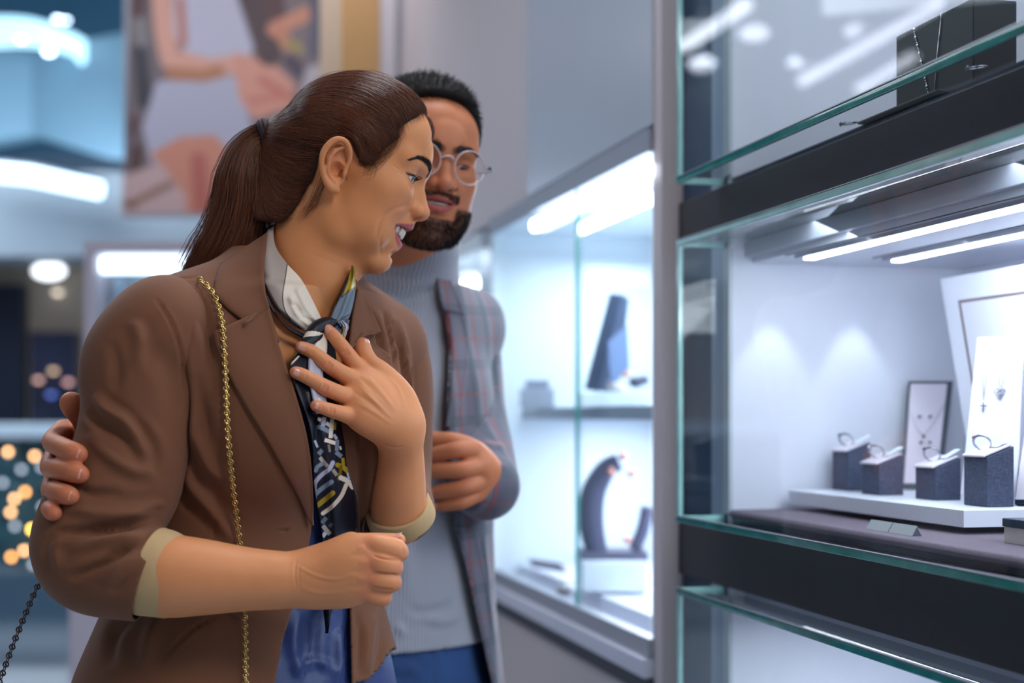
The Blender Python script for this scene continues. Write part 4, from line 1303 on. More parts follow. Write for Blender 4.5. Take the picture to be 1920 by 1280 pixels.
NJ = vnormals(VJ, QJ)
jfolds = [([(288, 545), (312, 585), (332, 640), (344, 700), (350, 780), (344, 860)], 2.6, -.0022), ([(284, 547), (326, 526), (375, 518)], 2.2, -.0016), ([(372, 545), (386, 600), (396, 680), (398, 760)], 10, -.003), ([(352, 640), (362, 720), (366, 800)], 10, .003), ([(330, 640), (345, 720), (352, 800), (345, 880), (350, 960)], 6, -.004), ([(322, 830), (352, 900), (400, 960), (440, 1020)], 12, .005), ([(345, 760), (372, 830), (396, 880), (420, 900)], 12, .004),
          ([(360, 700), (380, 780), (392, 840)], 14, -.003), ([(402, 900), (404, 960), (404, 1040)], 2.5, -.0016), ([(380, 560), (395, 640), (400, 700)], 14, -.003),
          ([(415, 1150), (360, 1180), (300, 1240)], 3, -.002), ([(250, 1150), (215, 1190), (205, 1250)], 10, -.004), ([(300, 1150), (280, 1200), (270, 1260)], 14, .004),
          ([(520, 992), (534, 994), (546, 996)], 1.6, -.0025), ([(690, 760), (700, 840), (688, 920), (682, 1000)], 9, .004), ([(672, 800), (680, 870), (676, 960)], 7, -.004),
          ([(722, 585), (738, 650), (742, 720), (738, 790)], 5, -.008), ([(706, 580), (722, 650), (727, 720), (730, 790)], 5, .005), ([(738, 600), (756, 670), (760, 750)], 5, -.008), ([(752, 640), (766, 710), (768, 780)], 5, .004), ([(712, 690), (722, 740), (726, 780)], 5, -.005), ([(690, 575), (706, 620), (716, 680)], 4, -.004),
          ([(700, 1150), (690, 1200), (684, 1260)], 10, .004), ([(668, 1150), (676, 1200), (672, 1270)], 6, -.003), ([(720, 1180), (712, 1230), (700, 1270)], 6, -.003), ([(430, 1130), (445, 1145), (470, 1150)], 6, .004)]
for pth, wd_, am in jfolds: VJ = groove(VJ, NJ, pth, wd_, am * 1.3, .25)
opening = [(498, 440), (497, 500), (500, 573), (520, 640), (538, 690), (556, 744), (574, 810), (584, 875), (586, 941), (583, 1000), (568, 1080), (550, 1135), (530, 1200), (515, 1285), (490, 1420), (655, 1420),
           (664, 1330), (664, 1280), (661, 1145), (668, 1050), (671, 1000), (668, 941), (658, 908), (640, 849), (632, 793), (638, 740), (655, 690), (664, 640), (670, 560), (668, 440)]
px, py = proj(VJ)
view = VJ - np.array([0, 0, CAMZ]); front = (NJ * view).sum(1) < 0.02
ins = inside(px, py, opening)
pl = np.array(opening + [opening[0]], float); bd = np.full(len(px), 1e9); bq = np.zeros((len(px), 2))
for a, b in zip(pl[:-1], pl[1:]):
    ba = b - a; t = np.clip(((px - a[0]) * ba[0] + (py - a[1]) * ba[1]) / (ba @ ba), 0, 1)
    qx, qy = a[0] + t * ba[0], a[1] + t * ba[1]; dd = np.hypot(px - qx, py - qy); m = dd < bd
    bd = np.where(m, dd, bd); bq[m, 0] = qx[m]; bq[m, 1] = qy[m]
sn = ins & front & (bd < 5.5)
VJc = VJ.copy(); VJc[sn, 0] = (bq[sn, 0] - 960) / FP * VJ[sn, 1]; VJc[sn, 2] = CAMZ + (778 - bq[sn, 1]) / FP * VJ[sn, 1]
keep = ~(ins & front & ~sn)
# rounded cutaway of the hem, and the hem itself
keep &= VJ[:, 2] > CAMZ + (778 - 1395) / FP * 1.55
hemR = [(650, 1290), (690, 1278), (718, 1246), (733, 1222), (745, 1216), (900, 1216), (900, 1600), (640, 1600)]
keep &= ~(inside(px, py, hemR) & (VJ[:, 0] > -.22))
keep &= VJ[:, 2] < CAMZ + (778 - 470) / FP * 1.55
Vj, Qj = delete_faces(VJc, QJ, keep)
jacket = mobj('jacket', Vj, Qj, M['jacket'], woman)
so = jacket.modifiers.new('s', 'SOLIDIFY'); so.thickness = .0028; so.offset = -1

# blouse under the jacket, body under both
Vb, Qb = iso(fJ, .007)
Nb = vnormals(Vb, Qb)
for pth, wd_, am in [([(560, 1145), (548, 1200), (560, 1270)], 12, .004), ([(600, 1150), (590, 1210), (598, 1280)], 9, -.004), ([(632, 1180), (640, 1230), (628, 1280)], 10, .005), ([(575, 1160), (572, 1220), (580, 1280)], 8, -.003),
                     ([(566, 760), (578, 850), (588, 950), (592, 1040)], 5, .003), ([(655, 1160), (650, 1210), (655, 1280)], 6, -.004), ([(545, 1260), (590, 1240), (640, 1262)], 9, .003)]:
    Vb = groove(Vb, Nb, pth, wd_, am, .2)
bx, by = proj(Vb); vw = Vb - np.array([0, 0, CAMZ])
neckhole = [(430, 300), (480, 560), (525, 660), (548, 710), (566, 760), (600, 800), (640, 760), (680, 640), (720, 560), (760, 300)]
kb = ~(inside(bx, by, neckhole)) & (Vb[:, 2] < CAMZ + (778 - 560) / FP * 1.55)
Vb, Qb = delete_faces(Vb, Qb, kb)
blouse = mobj('blouse', Vb, Qb, M['blouse'], woman)
so = blouse.modifiers.new('s', 'SOLIDIFY'); so.thickness = .0012; so.offset = -1
Vt_, Qt_ = iso(fJ, .0115)
base_skin = np.array(lin((224, 150, 98)))
kt = Vt_[:, 2] < 10
bodyW_parts.append((Vt_, Qt_, np.tile(base_skin, (len(Vt_), 1))))

def cut_plane(V, Q, p0, n, snap):
    n = np.array(n, float); n /= np.linalg.norm(n); s_ = (V - np.array(p0)) @ n; m = (s_ > 0) & (s_ < snap); V = V.copy(); V[m] -= n * s_[m][:, None]
    return delete_faces(V, Q, s_ < snap)


# sleeves
def sleeve(name, pts, folds, parent, h=.0032, extra=None, m=None, cutfn=None, drange=None):
    P3 = [tuple(P(x, y, Y)) + (r,) for x, y, Y, r in pts]
    A = np.array([p[:3] for p in P3]); R0 = max(p[3] for p in P3) + .02
    f = Field(A.min(0) - R0, A.max(0) + R0, h)
    # resample so the taper is even
    cs = catmull(np.array(P3), len(P3) * 4)
    f.chain([tuple(c) for c in cs], 0)
    if extra: extra(f)
    f.smooth(2)
    V, Q = f.mesh(); N = vnormals(V, Q)
    V0 = V.copy()
    for pth, wd_, am in folds: V = groove(V, N, pth, wd_, am * 1.35, .3)
    if cutfn is not None:                     # the cloth lies smooth where it meets the cuff
        qx, qy = proj(V0); wq = (np.clip((qx - 196 - (1147 - qy) * .30) / 40, 0, 1) * (qy > 950))[:, None]; V = V * (1 - wq) + V0 * wq
    for i in range(len(V)):
        pass
    if cutfn is not None: V, Q = cut_plane(V, Q, cutfn[0], cutfn[1], h)
    o = mobj(name, V, Q, m or M['jacket'], parent)
    if cutfn is not None: s_ = o.modifiers.new('s', 'SOLIDIFY'); s_.thickness = .002; s_.offset = -1
    return o, V, Q

rs_pts = [(316, 602, 1.440, .042), (297, 632, 1.437, .0480), (262, 692, 1.432, .0508), (264, 752, 1.425, .0472), (252, 830, 1.418, .0480), (232, 900, 1.41, .0490), (192, 965, 1.40, .0500), (164, 1020, 1.390, .0455), (178, 1050, 1.38, .044), (225, 1066, 1.372, .0405), (272, 1076, 1.367, .0375), (305, 1081, 1.364, .0350)]
rfolds = [([(290, 556), (318, 600), (336, 650), (346, 710), (350, 780)], 3, -.002), ([(176, 740), (202, 768), (236, 790), (266, 822)], 9, .006), ([(166, 768), (192, 798), (228, 822), (262, 862)], 9, -.005), ([(236, 786), (272, 812), (292, 850), (290, 890)], 9, -.003), ([(166, 812), (200, 850), (246, 880), (290, 885)], 11, .004),
          ([(285, 640), (322, 700), (340, 780)], 20, -.003), ([(310, 950), (250, 958), (180, 962), (120, 950)], 11, .005), ([(312, 972), (250, 986), (180, 994), (104, 998)], 8, -.008),
          ([(300, 992), (240, 1008), (180, 1018), (130, 1030)], 9, .005), ([(296, 1000), (240, 1030), (180, 1062), (128, 1084)], 8, -.006), ([(290, 1020), (236, 1058), (190, 1092)], 12, .004),
          ([(272, 1060), (240, 1088), (210, 1112)], 8, -.003), ([(130, 905), (170, 925), (230, 925)], 9, -.004), ([(250, 600), (262, 640), (256, 700)], 12, .003), ([(212, 640), (220, 700), (210, 730)], 10, -.003), ([(120, 1010), (104, 1030), (112, 1070)], 9, .003)]
rsl, VRs, QRs = sleeve('sleeve', rs_pts, rfolds, jacket, cutfn=(P(284, 1076, 1.365), (.95, 0, -.31)))
ls_pts = [(700, 640, 1.655, .040), (718, 672, 1.655, .046), (731, 740, 1.650, .0435), (735, 820, 1.640, .040), (738, 885, 1.625, .037), (744, 932, 1.59, .0335), (750, 955, 1.560, .0325), (750, 952, 1.538, .0312)]
lfolds = [([(738, 600), (754, 660), (760, 730), (756, 800)], 5, -.007), ([(752, 620), (768, 690), (768, 770)], 4, .004), ([(700, 700), (716, 780), (730, 830)], 6, .003)]
lsl, VLs, QLs = sleeve('sleeve', ls_pts, lfolds, jacket)

# turned back cream cuffs
def cuff(name, path, radii, parent, thick=.003, rib=True, open_end=True):
    """short flared band round the arm: path of centres with radii, ridged lengthwise"""
    c = np.array([P(x, y, Y) for x, y, Y in path]); n = 56; V = []
    cc = catmull(c, 9); rr_ = np.interp(np.linspace(0, len(radii) - 1, 9), range(len(radii)), radii)
    t = np.gradient(cc, axis=0); t /= np.linalg.norm(t, axis=1)[:, None]
    up = np.array([0, 0, 1.0])
    for i in range(9):
        u = up - t[i] * (up @ t[i]); u /= np.linalg.norm(u); v = np.cross(t[i], u)
        for k in range(n):
            a = 2 * math.pi * k / n
            V.append(cc[i] + (u * math.cos(a) + v * math.sin(a)) * rr_[i] * (1 + .02 * math.sin(3 * a + i * .4)))
    F_ = [(i * n + k, i * n + (k + 1) % n, (i + 1) * n + (k + 1) % n, (i + 1) * n + k) for i in range(8) for k in range(n)]
    o = mobj(name, V, F_, M['lining'], parent)
    s_ = o.modifiers.new('s', 'SOLIDIFY'); s_.thickness = thick; s_.offset = 0
    sb = o.modifiers.new('ss', 'SUBSURF'); sb.levels = 1; sb.render_levels = 2
    return o
cuff('cuff', [(282, 1070, 1.366), (305, 1077, 1.364), (334, 1086, 1.362)], [.0422, .0410, .0378], rsl)
cuff('cuff', [(757, 976, 1.540), (751, 962, 1.533), (746, 948, 1.526)], [.0335, .0340, .0322], lsl, thick=.006)

# ------------------------------------------------------------------ cloth pieces laid on the figure
def straight(pts, n):
    pts = np.array(pts, float); d = np.concatenate([[0], np.cumsum(np.hypot(*np.diff(pts, axis=0).T))]); t = np.linspace(0, d[-1], n)
    return np.stack([np.interp(t, d, pts[:, 0]), np.interp(t, d, pts[:, 1])], 1)


def grid_on(tree, A, B, nu, nv, off, bulge=0.0, smooth_it=12, prof=None):
    A = catmull(A, nv) if isinstance(A, list) else straight(A, nv); B = catmull(B, nv) if isinstance(B, list) else straight(B, nv)
    u = np.linspace(0, 1, nu)[:, None, None]
    G = A[None] * (1 - u) + B[None] * u
    Yd = np.full((nu, nv), np.nan)
    for i in range(nu):
        for j in range(nv):
            loc, nor = hit(tree, G[i, j, 0], G[i, j, 1])
            if loc is not None: Yd[i, j] = loc[1]
    if np.isnan(Yd).any():
        med = np.nanmedian(Yd)
        for _ in range(200):
            m = np.isnan(Yd)
            if not m.any(): break
            pad = np.pad(Yd, 1, constant_values=np.nan)
            nb = np.stack([pad[:-2, 1:-1], pad[2:, 1:-1], pad[1:-1, :-2], pad[1:-1, 2:]])
            with np.errstate(all='ignore'):
                import warnings; warnings.simplefilter('ignore')
                mean = np.nanmean(nb, axis=0)
            Yd = np.where(m, mean, Yd)
    for _ in range(smooth_it):
        pad = np.pad(Yd, 1, mode='edge')
        Yd = np.minimum((pad[:-2, 1:-1] + pad[2:, 1:-1] + pad[1:-1, :-2] + pad[1:-1, 2:] + 2 * Yd) / 6, Yd + .0003)
    uu = np.linspace(0, 1, nu)[:, None] + 0 * Yd; vv = np.linspace(0, 1, nv)[None] + 0 * Yd
    o_ = off(uu, vv) if callable(off) else off
    o_ = o_ + bulge * np.sin(np.pi * uu) ** .6
    if prof is not None: o_ = o_ + prof(uu, vv, G[..., 0], G[..., 1])
    Y = Yd - o_
    V = np.stack([(G[..., 0] - 960) / FP * Y, Y, CAMZ + (778 - G[..., 1]) / FP * Y], -1)
    return V, uu, vv, G


def cloth(name, V, m, parent, color=None, thick=.0016, sub=0, off=1):
    nu, nv = V.shape[:2]; idx = np.arange(nu * nv).reshape(nu, nv)
    F_ = np.stack([idx[:-1, :-1], idx[1:, :-1], idx[1:, 1:], idx[:-1, 1:]], -1).reshape(-1, 4)
    Vf = V.reshape(-1, 3)
    n = np.cross(Vf[F_[0, 1]] - Vf[F_[0, 0]], Vf[F_[0, 2]] - Vf[F_[0, 0]])
    if vnormals(Vf, F_)[:, 1].mean() > 0: F_ = F_[:, ::-1]
    o = mobj(name, Vf, F_, m, parent, attrs=None if color is None else {'tint': color.reshape(-1, 3)})
    if thick: s_ = o.modifiers.new('s', 'SOLIDIFY'); s_.thickness = thick; s_.offset = -1
    if sub: sb = o.modifiers.new('ss', 'SUBSURF'); sb.levels = 1; sb.render_levels = sub
    return o

VN, QN = woman_head[0], woman_head[1]
treeNJ = bvh(np.vstack([VN, VJ]), np.vstack([QN, QJ + len(VN)]))
treeJ = bvh(VJ, QJ)

# near lapel, collar leaf, far collar, far lapel, pocket flap
def lap(name, A, B, off, nu=14, nv=40, m=None, thick=.003, parent=None, tree=None, bulge=.0):
    V, uu, vv, G = grid_on(tree or treeJ, A, B, nu, nv, off, bulge)
    return cloth(name, V, m or M['jacket'], parent or jacket, thick=thick)
tj = treeNJ
lap('collar', [(500, 436), (494, 500), (497, 545), (505, 574)], ((414, 492), (404, 522), (399, 552), (428, 580), (463, 608)), lambda u, v: .012 - .006 * u, tree=tj, nv=60)
lap('lapel', [(505, 574), (520, 636), (538, 690), (556, 744), (574, 810), (584, 875), (587, 941), (584, 985)],
    ((399, 622), (404, 645), (424, 695), (463, 765), (505, 832), (536, 888), (562, 937), (583, 985)), lambda u, v: .009 - .004 * u, nu=20, nv=70)
lap('lapel', ((463, 608), (484, 590), (505, 574)), ((399, 622), (455, 636), (524, 642)), lambda u, v: .0064 - .001 * u, nu=10, nv=24)
lap('collar', [(672, 540), (660, 600), (655, 640), (652, 668)], ((684, 552), (698, 582), (714, 619), (678, 626)), lambda u, v: .014 - .004 * u, tree=tj, nv=60)
lap('lapel', ((664, 624), (664, 680), (652, 730), (638, 775)), ((676, 628), (706, 646), (735, 668), (716, 700), (680, 765)), lambda u, v: .010 - .004 * u, nv=60)
# cardinal edge facings
lap('edge_facing', [(632, 793), (640, 849), (658, 908), (668, 941), (671, 1000), (669, 1050)], [(636, 792), (644, 849), (662, 908), (672, 941), (675, 1000), (673, 1050)], .004, nu=3, nv=30, m=M['jacket_seam'])
# buttons
def button(px_, py_, name='button', par=None, tilt=(1, 0, 0), r=.0075):
    loc, nor = hit(treeJ, px_, py_)
    c = Vector(loc) + Vector((0, -.006, 0)); ax = Vector(tilt).normalized()
    q = ax.to_track_quat('Z', 'Y').to_matrix()
    mb = MB(); n = 24
    prof_ = [(0, .0008), (r * .72, .0008), (r * .8, .0018), (r * .95, .0018), (r, .0006), (r, -.0010), (0, -.0012)]
    for rr_, z in prof_:
        for k in range(n):
            a = 2 * math.pi * k / n; mb.v.append(tuple(c + q @ Vector((rr_ * math.cos(a), rr_ * math.sin(a), z))))
    for i in range(len(prof_) - 1):
        for k in range(n): mb.f.append((i * n + k, i * n + (k + 1) % n, (i + 1) * n + (k + 1) % n, (i + 1) * n + k))
    return mb.build(name, mat('brown_button', (88, 58, 48), .35, coat=.4), par or jacket, smooth=True)
button(690, 980, tilt=(.86, -.28, -.18), r=.0130)

# ------------------------------------------------------------------ silk scarf
scarf = None
M['silk'] = attr_mat('printed_silk', rough=.42, spec=.35, sheen=.0, coat=.04, bump=.12, bump_scale=1500)
c_navy, c_cream, c_taupe, c_slate, c_yel, c_lav = [np.array(lin(c)) for c in ((12, 15, 34), (232, 218, 204), (170, 156, 150), (112, 126, 142), (176, 146, 30), (186, 188, 208))]
def paint_px(G, base, items):
    c = np.tile(base, G.shape[:2] + (1,)).astype(float)
    x, y = G[..., 0], G[..., 1]
    for kind, pts, w_, col in items:
        if kind == 'l' and len(pts) == 2:
            a = np.array(pts[0], float); ba = np.array(pts[1], float) - a; L = np.hypot(*ba); u = ((x - a[0]) * ba[0] + (y - a[1]) * ba[1]) / L; n_ = np.abs((x - a[0]) * ba[1] - (y - a[1]) * ba[0]) / L
            m = np.clip((w_ - n_) / .8 + .5, 0, 1) * np.clip(u / .8 + .5, 0, 1) * np.clip((L - u) / .8 + .5, 0, 1)
        elif kind == 'l': d, _ = seg_dist(x, y, catmull(pts, 16) if len(pts) > 2 else pts); m = np.clip((w_ - d) / 1.2 + .5, 0, 1)
        else: m = inside(x, y, pts).astype(float)
        c = c * (1 - m[..., None]) + col * m[..., None]
    return c
# near band round the neck
A_ = [(524, 402), (514, 424), (514, 450), (521, 470), (538, 494), (564, 522), (587, 564), (606, 604)]
B_ = [(500, 410), (496, 436), (491, 462), (491, 500), (501, 548), (520, 582), (550, 610), (580, 624)]
def bandprof(u, v, x, y):
    d1 = seg_dist(x, y, [(546, 560), (556, 585), (578, 606)])[0]; d2 = seg_dist(x, y, [(560, 545), (575, 575), (598, 604)])[0]; d3 = seg_dist(x, y, [(553, 572), (566, 594), (588, 606)])[0]
    d4 = seg_dist(x, y, [(496, 540), (520, 580), (566, 618)])[0]
    return .0035 * np.exp(-(d1 / 6) ** 2) + .0035 * np.exp(-(d2 / 7) ** 2) - .004 * np.exp(-(d3 / 5) ** 2) - .003 * np.exp(-(d4 / 3) ** 2)
V, uu, vv, G = grid_on(tj, A_, B_, 90, 220, .005, .007, prof=bandprof)
col = paint_px(G, c_taupe, [('p', [(538.5, 494), (600, 560), (640, 640), (560, 640), (545, 600), (533, 580), (530, 552), (535, 520)], 0, c_cream),
                            ('l', [(539, 492), (535, 520), (530, 552), (533, 578), (546, 602)], .9, c_navy), ('l', [(497, 430), (489, 470), (489, 510), (497, 548), (520, 585), (566, 622)], 5.0, c_navy),
                            ('l', [(502, 428), (518, 420)], 2, c_navy)])
scarf = cloth('scarf', V, M['silk'], woman, col, thick=.0012)
# dark inner fold under the band
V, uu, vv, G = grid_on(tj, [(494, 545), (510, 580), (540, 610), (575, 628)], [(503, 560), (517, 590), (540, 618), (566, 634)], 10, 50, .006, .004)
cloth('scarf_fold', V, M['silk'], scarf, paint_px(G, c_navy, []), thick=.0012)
# far band
V, uu, vv, G = grid_on(tj, [(660, 497), (655, 510), (638, 546), (626, 576), (616, 606)], [(664, 500), (667, 535), (664, 565), (655, 595), (642, 612)], 26, 60, .006, .008,
                       prof=lambda u, v, x, y: .002 * np.sin(u * 14))
col = paint_px(G, c_slate, [('p', [(640, 470), (700, 470), (700, 538), (664, 541), (652, 548), (640, 556), (600, 620), (600, 500)], 0, c_navy), ('p', [(659, 495), (668, 495), (668, 540), (650, 548), (642, 556), (652, 530)], 0, c_yel),
                            ('l', [(668, 539), (655, 544), (640, 558)], .8, c_navy), ('l', [(640, 597), (655, 590)], .8, c_navy)])
cloth('scarf_band', V, M['silk'], scarf, col, thick=.0012)
# tails
zx = lambda pts: [(530 + x / 4.57, 740 + y / 4.57) for x, y in pts]
L_ = [(588, 612), (566, 640), (545, 684), (550, 716), (560, 744), (577, 790), (586, 842), (589, 908), (595, 950), (602, 990), (606, 1030), (603, 1100), (608, 1160), (611, 1187)]
R__ = [(622, 612), (628, 650), (634, 700), (640, 744), (640, 790), (646, 830), (652, 880), (664, 924), (668, 975), (662, 1020), (650, 1070), (634, 1120), (622, 1150), (613, 1187)]
def tailprof(u, v, x, y):
    g = .0032 * np.sin(u * 9.5 + 3 * v + .6) * np.clip(v * 5, 0, 1) + .004 * np.exp(-((u - .3 - .2 * v) / .10) ** 2)
    d = seg_dist(x, y, zx([(285, 180), (280, 330), (300, 480), (280, 640), (270, 800)]))[0]
    return g - .003 * np.exp(-(d / 4) ** 2)
V, uu, vv, G = grid_on(treeJ, L_, R__, 170, 640, .0065, .007, prof=tailprof, smooth_it=30)
W_, Yl, Sl, La, Ta = c_cream * 1.03, c_yel, c_slate * 1.3, c_lav, c_taupe
it = [('l', zx([(300, 205), (332, 215)]), 3.2, W_), ('l', zx([(358, 190), (345, 270)]), 3.8, La), ('l', zx([(310, 275), (350, 290), (395, 312)]), 4.0, Sl), ('l', zx([(372, 240), (440, 285)]), 3.4, W_), ('l', zx([(425, 205), (410, 370)]), 3.8, W_),
      ('l', zx([(360, 385), (455, 415)]), 3.6, W_), ('l', zx([(438, 340), (465, 380)]), 2.8, La), ('l', zx([(470, 385), (462, 480)]), 3.4, Sl), ('l', zx([(395, 425), (405, 490)]), 2.4, Ta * .6), ('l', zx([(455, 490), (505, 530)]), 4.0, Sl),
      ('l', zx([(490, 440), (500, 470)]), 2.0, W_), ('l', zx([(450, 235), (445, 300)]), 2.4, Yl), ('l', zx([(275, 390), (300, 450)]), 2.2, La), ('l', zx([(340, 470), (308, 510)]), 4.0, Sl), ('l', zx([(318, 535), (385, 615)]), 3.6, Ta * 1.25),
      ('l', zx([(430, 640), (465, 690)]), 3.4, Ta), ('l', zx([(430, 580), (400, 635), (330, 690), (280, 750), (272, 810)]), 4.0, La), ('l', zx([(340, 590), (300, 615), (285, 650)]), 3.6, Sl), ('l', zx([(420, 745), (340, 800), (280, 855), (272, 890)]), 4.2, Sl),
      ('l', zx([(470, 600), (520, 620), (552, 650)]), 4.4, Yl), ('l', zx([(515, 540), (522, 600)]), 3.0, Yl), ('l', zx([(480, 720), (495, 660), (500, 610)]), 3.0, Yl * .45), ('l', zx([(430, 840), (370, 890), (302, 945)]), 4.6, Yl),
      ('l', zx([(500, 710), (560, 740), (600, 790)]), 4.6, W_), ('l', zx([(560, 665), (572, 720)]), 3.0, La), ('l', zx([(545, 770), (500, 870), (420, 960), (345, 1015)]), 3.8, W_ * np.array([1, .93, .84])),
      ('l', zx([(375, 1050), (335, 1100)]), 3.8, Sl * .6), ('l', zx([(345, 1120), (405, 1195)]), 4.0, Ta), ('l', zx([(425, 1100), (400, 1130)]), 3.0, Sl * .5), ('l', zx([(370, 1180), (342, 1215)]), 3.6, La), ('l', zx([(425, 1230), (440, 1270)]), 3.4, Sl * .6),
      ('l', [(536, 690), (548, 680), (560, 668)], 1.6, W_), ('p', [(540, 660), (552, 652), (560, 660), (545, 676)], 0, c_yel * .8)]
cloth('scarf_tail', V, M['silk'], scarf, paint_px(G, c_navy, it), thick=.0012)
V, uu, vv, G = grid_on(treeJ, [(596, 628), (586, 650), (578, 672), (578, 705), (584, 740), (592, 775)], [(608, 622), (614, 640), (612, 670), (606, 700), (612, 740), (612, 775)], 22, 80, .018, .004,
                       prof=lambda u, v, x, y: .0012 * np.sin(u * 9))
col = paint_px(G, c_lav, [('p', [(570, 600), (640, 600), (625, 668), (578, 660)], 0, c_cream * .96), ('l', [(576, 662), (600, 668), (616, 662)], 1.0, c_navy), ('l', [(598, 745), (606, 770)], 2.5, c_cream)])
cloth('scarf_tail', V, M['silk'], scarf, col, thick=.0012)
# knot: wrapped folds
mk = [([(578, 634), (592, 618), (612, 608), (628, 606)], .0085, c_navy), ([(572, 642), (586, 628), (606, 618)], .0068, c_cream), ([(562, 652), (580, 640), (602, 628)], .0065, c_navy), ([(560, 658), (572, 650), (590, 644)], .0055, c_slate * .8)]
for pts, r, colr in mk:
    pp = catmull(pts, 14); base = []
    for x, y in pp:
        loc, _ = hit(treeJ, x, y); base.append(P(x, y, (loc[1] if loc is not None else 1.47) - .017))
    mb = MB().tube(base, [r * (.55 + .45 * math.sin(math.pi * k / 13)) for k in range(14)], 14)
    o = mobj('scarf_knot', mb.v, mb.f, M['silk'], scarf, attrs={'tint': np.tile(colr, (len(mb.v), 1))})
V, uu, vv, G = grid_on(tj, [(622, 606), (632, 602), (648, 596)], [(628, 640), (646, 628), (656, 600)], 16, 30, .016, .007, prof=lambda u, v, x, y: .002 * np.sin(u * 11))
cloth('scarf_knot', V, M['silk'], scarf, paint_px(G, c_slate * .75, []), thick=.0012)
V, uu, vv, G = grid_on(tj, [(634, 604), (642, 616), (640, 634)], [(642, 600), (652, 612), (645, 640)], 14, 30, .026, .003, prof=lambda u, v, x, y: .002 * np.sin(u * 16 + v * 7))
cloth('scarf_edge', V, M['silk'], scarf, paint_px(G, c_lav, [('l', [(645, 612), (644, 632)], 1.6, c_yel), ('l', [(640, 606), (642, 625)], .8, c_navy)]), thick=.0010)

# trousers and shoes down to the floor, below the frame
fl_ = Field((-.56, 1.25, 0.0), (.05, 1.85, 1.02), .008)
hipc = P(452, 1400, 1.55)
fl_.loft([(1.02, hipc[0], 1.55, .17, .125), (.92, hipc[0], 1.55, .18, .135), (.82, hipc[0], 1.55, .17, .12), (.78, hipc[0], 1.55, .12, .10)], YAW)
for s_ in (-1, 1):
    a = hipc + LBW * .09 * s_; fl_.chain([(a[0], a[1], .86, .092), (a[0], a[1], .48, .062), (a[0], a[1], .09, .048)], .03)
    t0 = np.array([a[0], a[1], .045]); f0 = t0 + FBW * .14; fl_.cone((t0[0], t0[1], .05), (f0[0], f0[1], .035), .045, .034, .02)
Vl, Ql = fl_.mesh(); mobj('trousers', Vl, Ql, M['trouser'], woman)
# ------------------------------------------------------------------ her hands
def pts3(lst): return [tuple(P(x, y, Y)) + (r,) for x, y, Y, r in lst]


def hand_mesh(chains, palm, h=.00095, extra=None, kf=.0022, kp=.012):
    allp = [p for c in chains for p in c] + [p for c in palm for p in c]
    A = np.array([P(x, y, Y) for x, y, Y, r in allp]); R0 = max(p[3] for p in allp) + .008
    f = Field(A.min(0) - R0, A.max(0) + R0, h)
    for c in palm: f.chain([tuple(q) for q in catmull(pts3(c), len(c) * 4)], kp)
    g = []
    for c in chains:
        q = catmull(pts3(c), len(c) * 5)
        fk = Field(A.min(0) - R0, A.max(0) + R0, h) if False else None
        f.chain([tuple(v) for v in q], kf)
    if extra: extra(f)
    f.smooth(1)
    return f.mesh()


M['nail'] = mat('fingernail', (232, 166, 146), .25, coat=.4)


def nail(tip, root, r, parent, toward=None, m=None, k=.78, w=.68):
    """curved plate on the back of a fingertip; tip/root are world points of the last joint axis"""
    tip = np.array(tip); root = np.array(root); t = tip - root; L = np.linalg.norm(t); t /= L
    v = np.array([0, 0, CAMZ]) - tip if toward is None else np.array(toward, float)
    v = v - t * (v @ t); v /= np.linalg.norm(v); s_ = np.cross(t, v)
    V = []; nu, nv = 9, 9
    ln = r * 1.9
    for i in range(nu):
        for j in range(nv):
            a = (j / (nv - 1) - .5) * 2; u = i / (nu - 1)
            wid = w * (1 - .25 * (1 - u) ** 3 - .35 * max(0, u - .75) * 2)
            ang = a * wid
            c = tip - t * (ln * (.72 - u * .98))
            rr = r * (1.17 - .11 * u) + .0002
            drop = .10 * r * (u * 2 - 1) ** 2
            V.append(c + (v * math.cos(ang) + s_ * math.sin(ang)) * (rr + .0002) - v * drop)
    F_ = [(i * nv + j, (i + 1) * nv + j, (i + 1) * nv + j + 1, i * nv + j + 1) for i in range(nu - 1) for j in range(nv - 1)]
    o = mobj('fingernail', V, F_, m or M['nail'], parent)
    s2 = o.modifiers.new('s', 'SOLIDIFY'); s2.thickness = .0005; s2.offset = 1
    return o


def skin_color(V, spots, male=False, nscale=30):
    base = np.array(lin((226, 152, 104) if not male else (208, 130, 92)))
    c = np.tile(base, (len(V), 1)); red = np.array(lin((214, 122, 96) if not male else (196, 108, 82)))
    for (p, r, a) in spots:
        d = np.linalg.norm(V - np.array(p), axis=1); m = np.clip(np.exp(-(d / r) ** 2) * a, 0, 1)[:, None]; c = c * (1 - m) + red * m
    return c


# left hand laid over the scarf
LH = {
    'index': [(613.5, 617, 1.463, .0056), (631.5, 637, 1.461, .0064), (649.6, 661, 1.459, .0071), (664, 680, 1.462, .0074), (678, 696, 1.468, .0085)],
    'middle': [(564, 650, 1.434, .0056), (587, 661, 1.436, .0064), (618, 685, 1.438, .0073), (640, 699, 1.446, .0076), (661, 712, 1.455, .0088)],
    'ring': [(553, 697, 1.410, .0054), (574, 706, 1.414, .0062), (610, 726, 1.421, .0072), (632, 736, 1.433, .0075), (652, 745, 1.446, .0088)],
    'pinky': [(591, 760, 1.406, .0050), (605, 764, 1.410, .0056), (623, 770, 1.417, .0063), (642, 775, 1.430, .0070), (660, 780, 1.441, .0080)],
    'thumb': [(680, 644, 1.480, .0066), (684, 664, 1.477, .0078), (697, 683, 1.475, .0082), (716, 698, 1.476, .0095), (746, 735, 1.484, .013)],
}
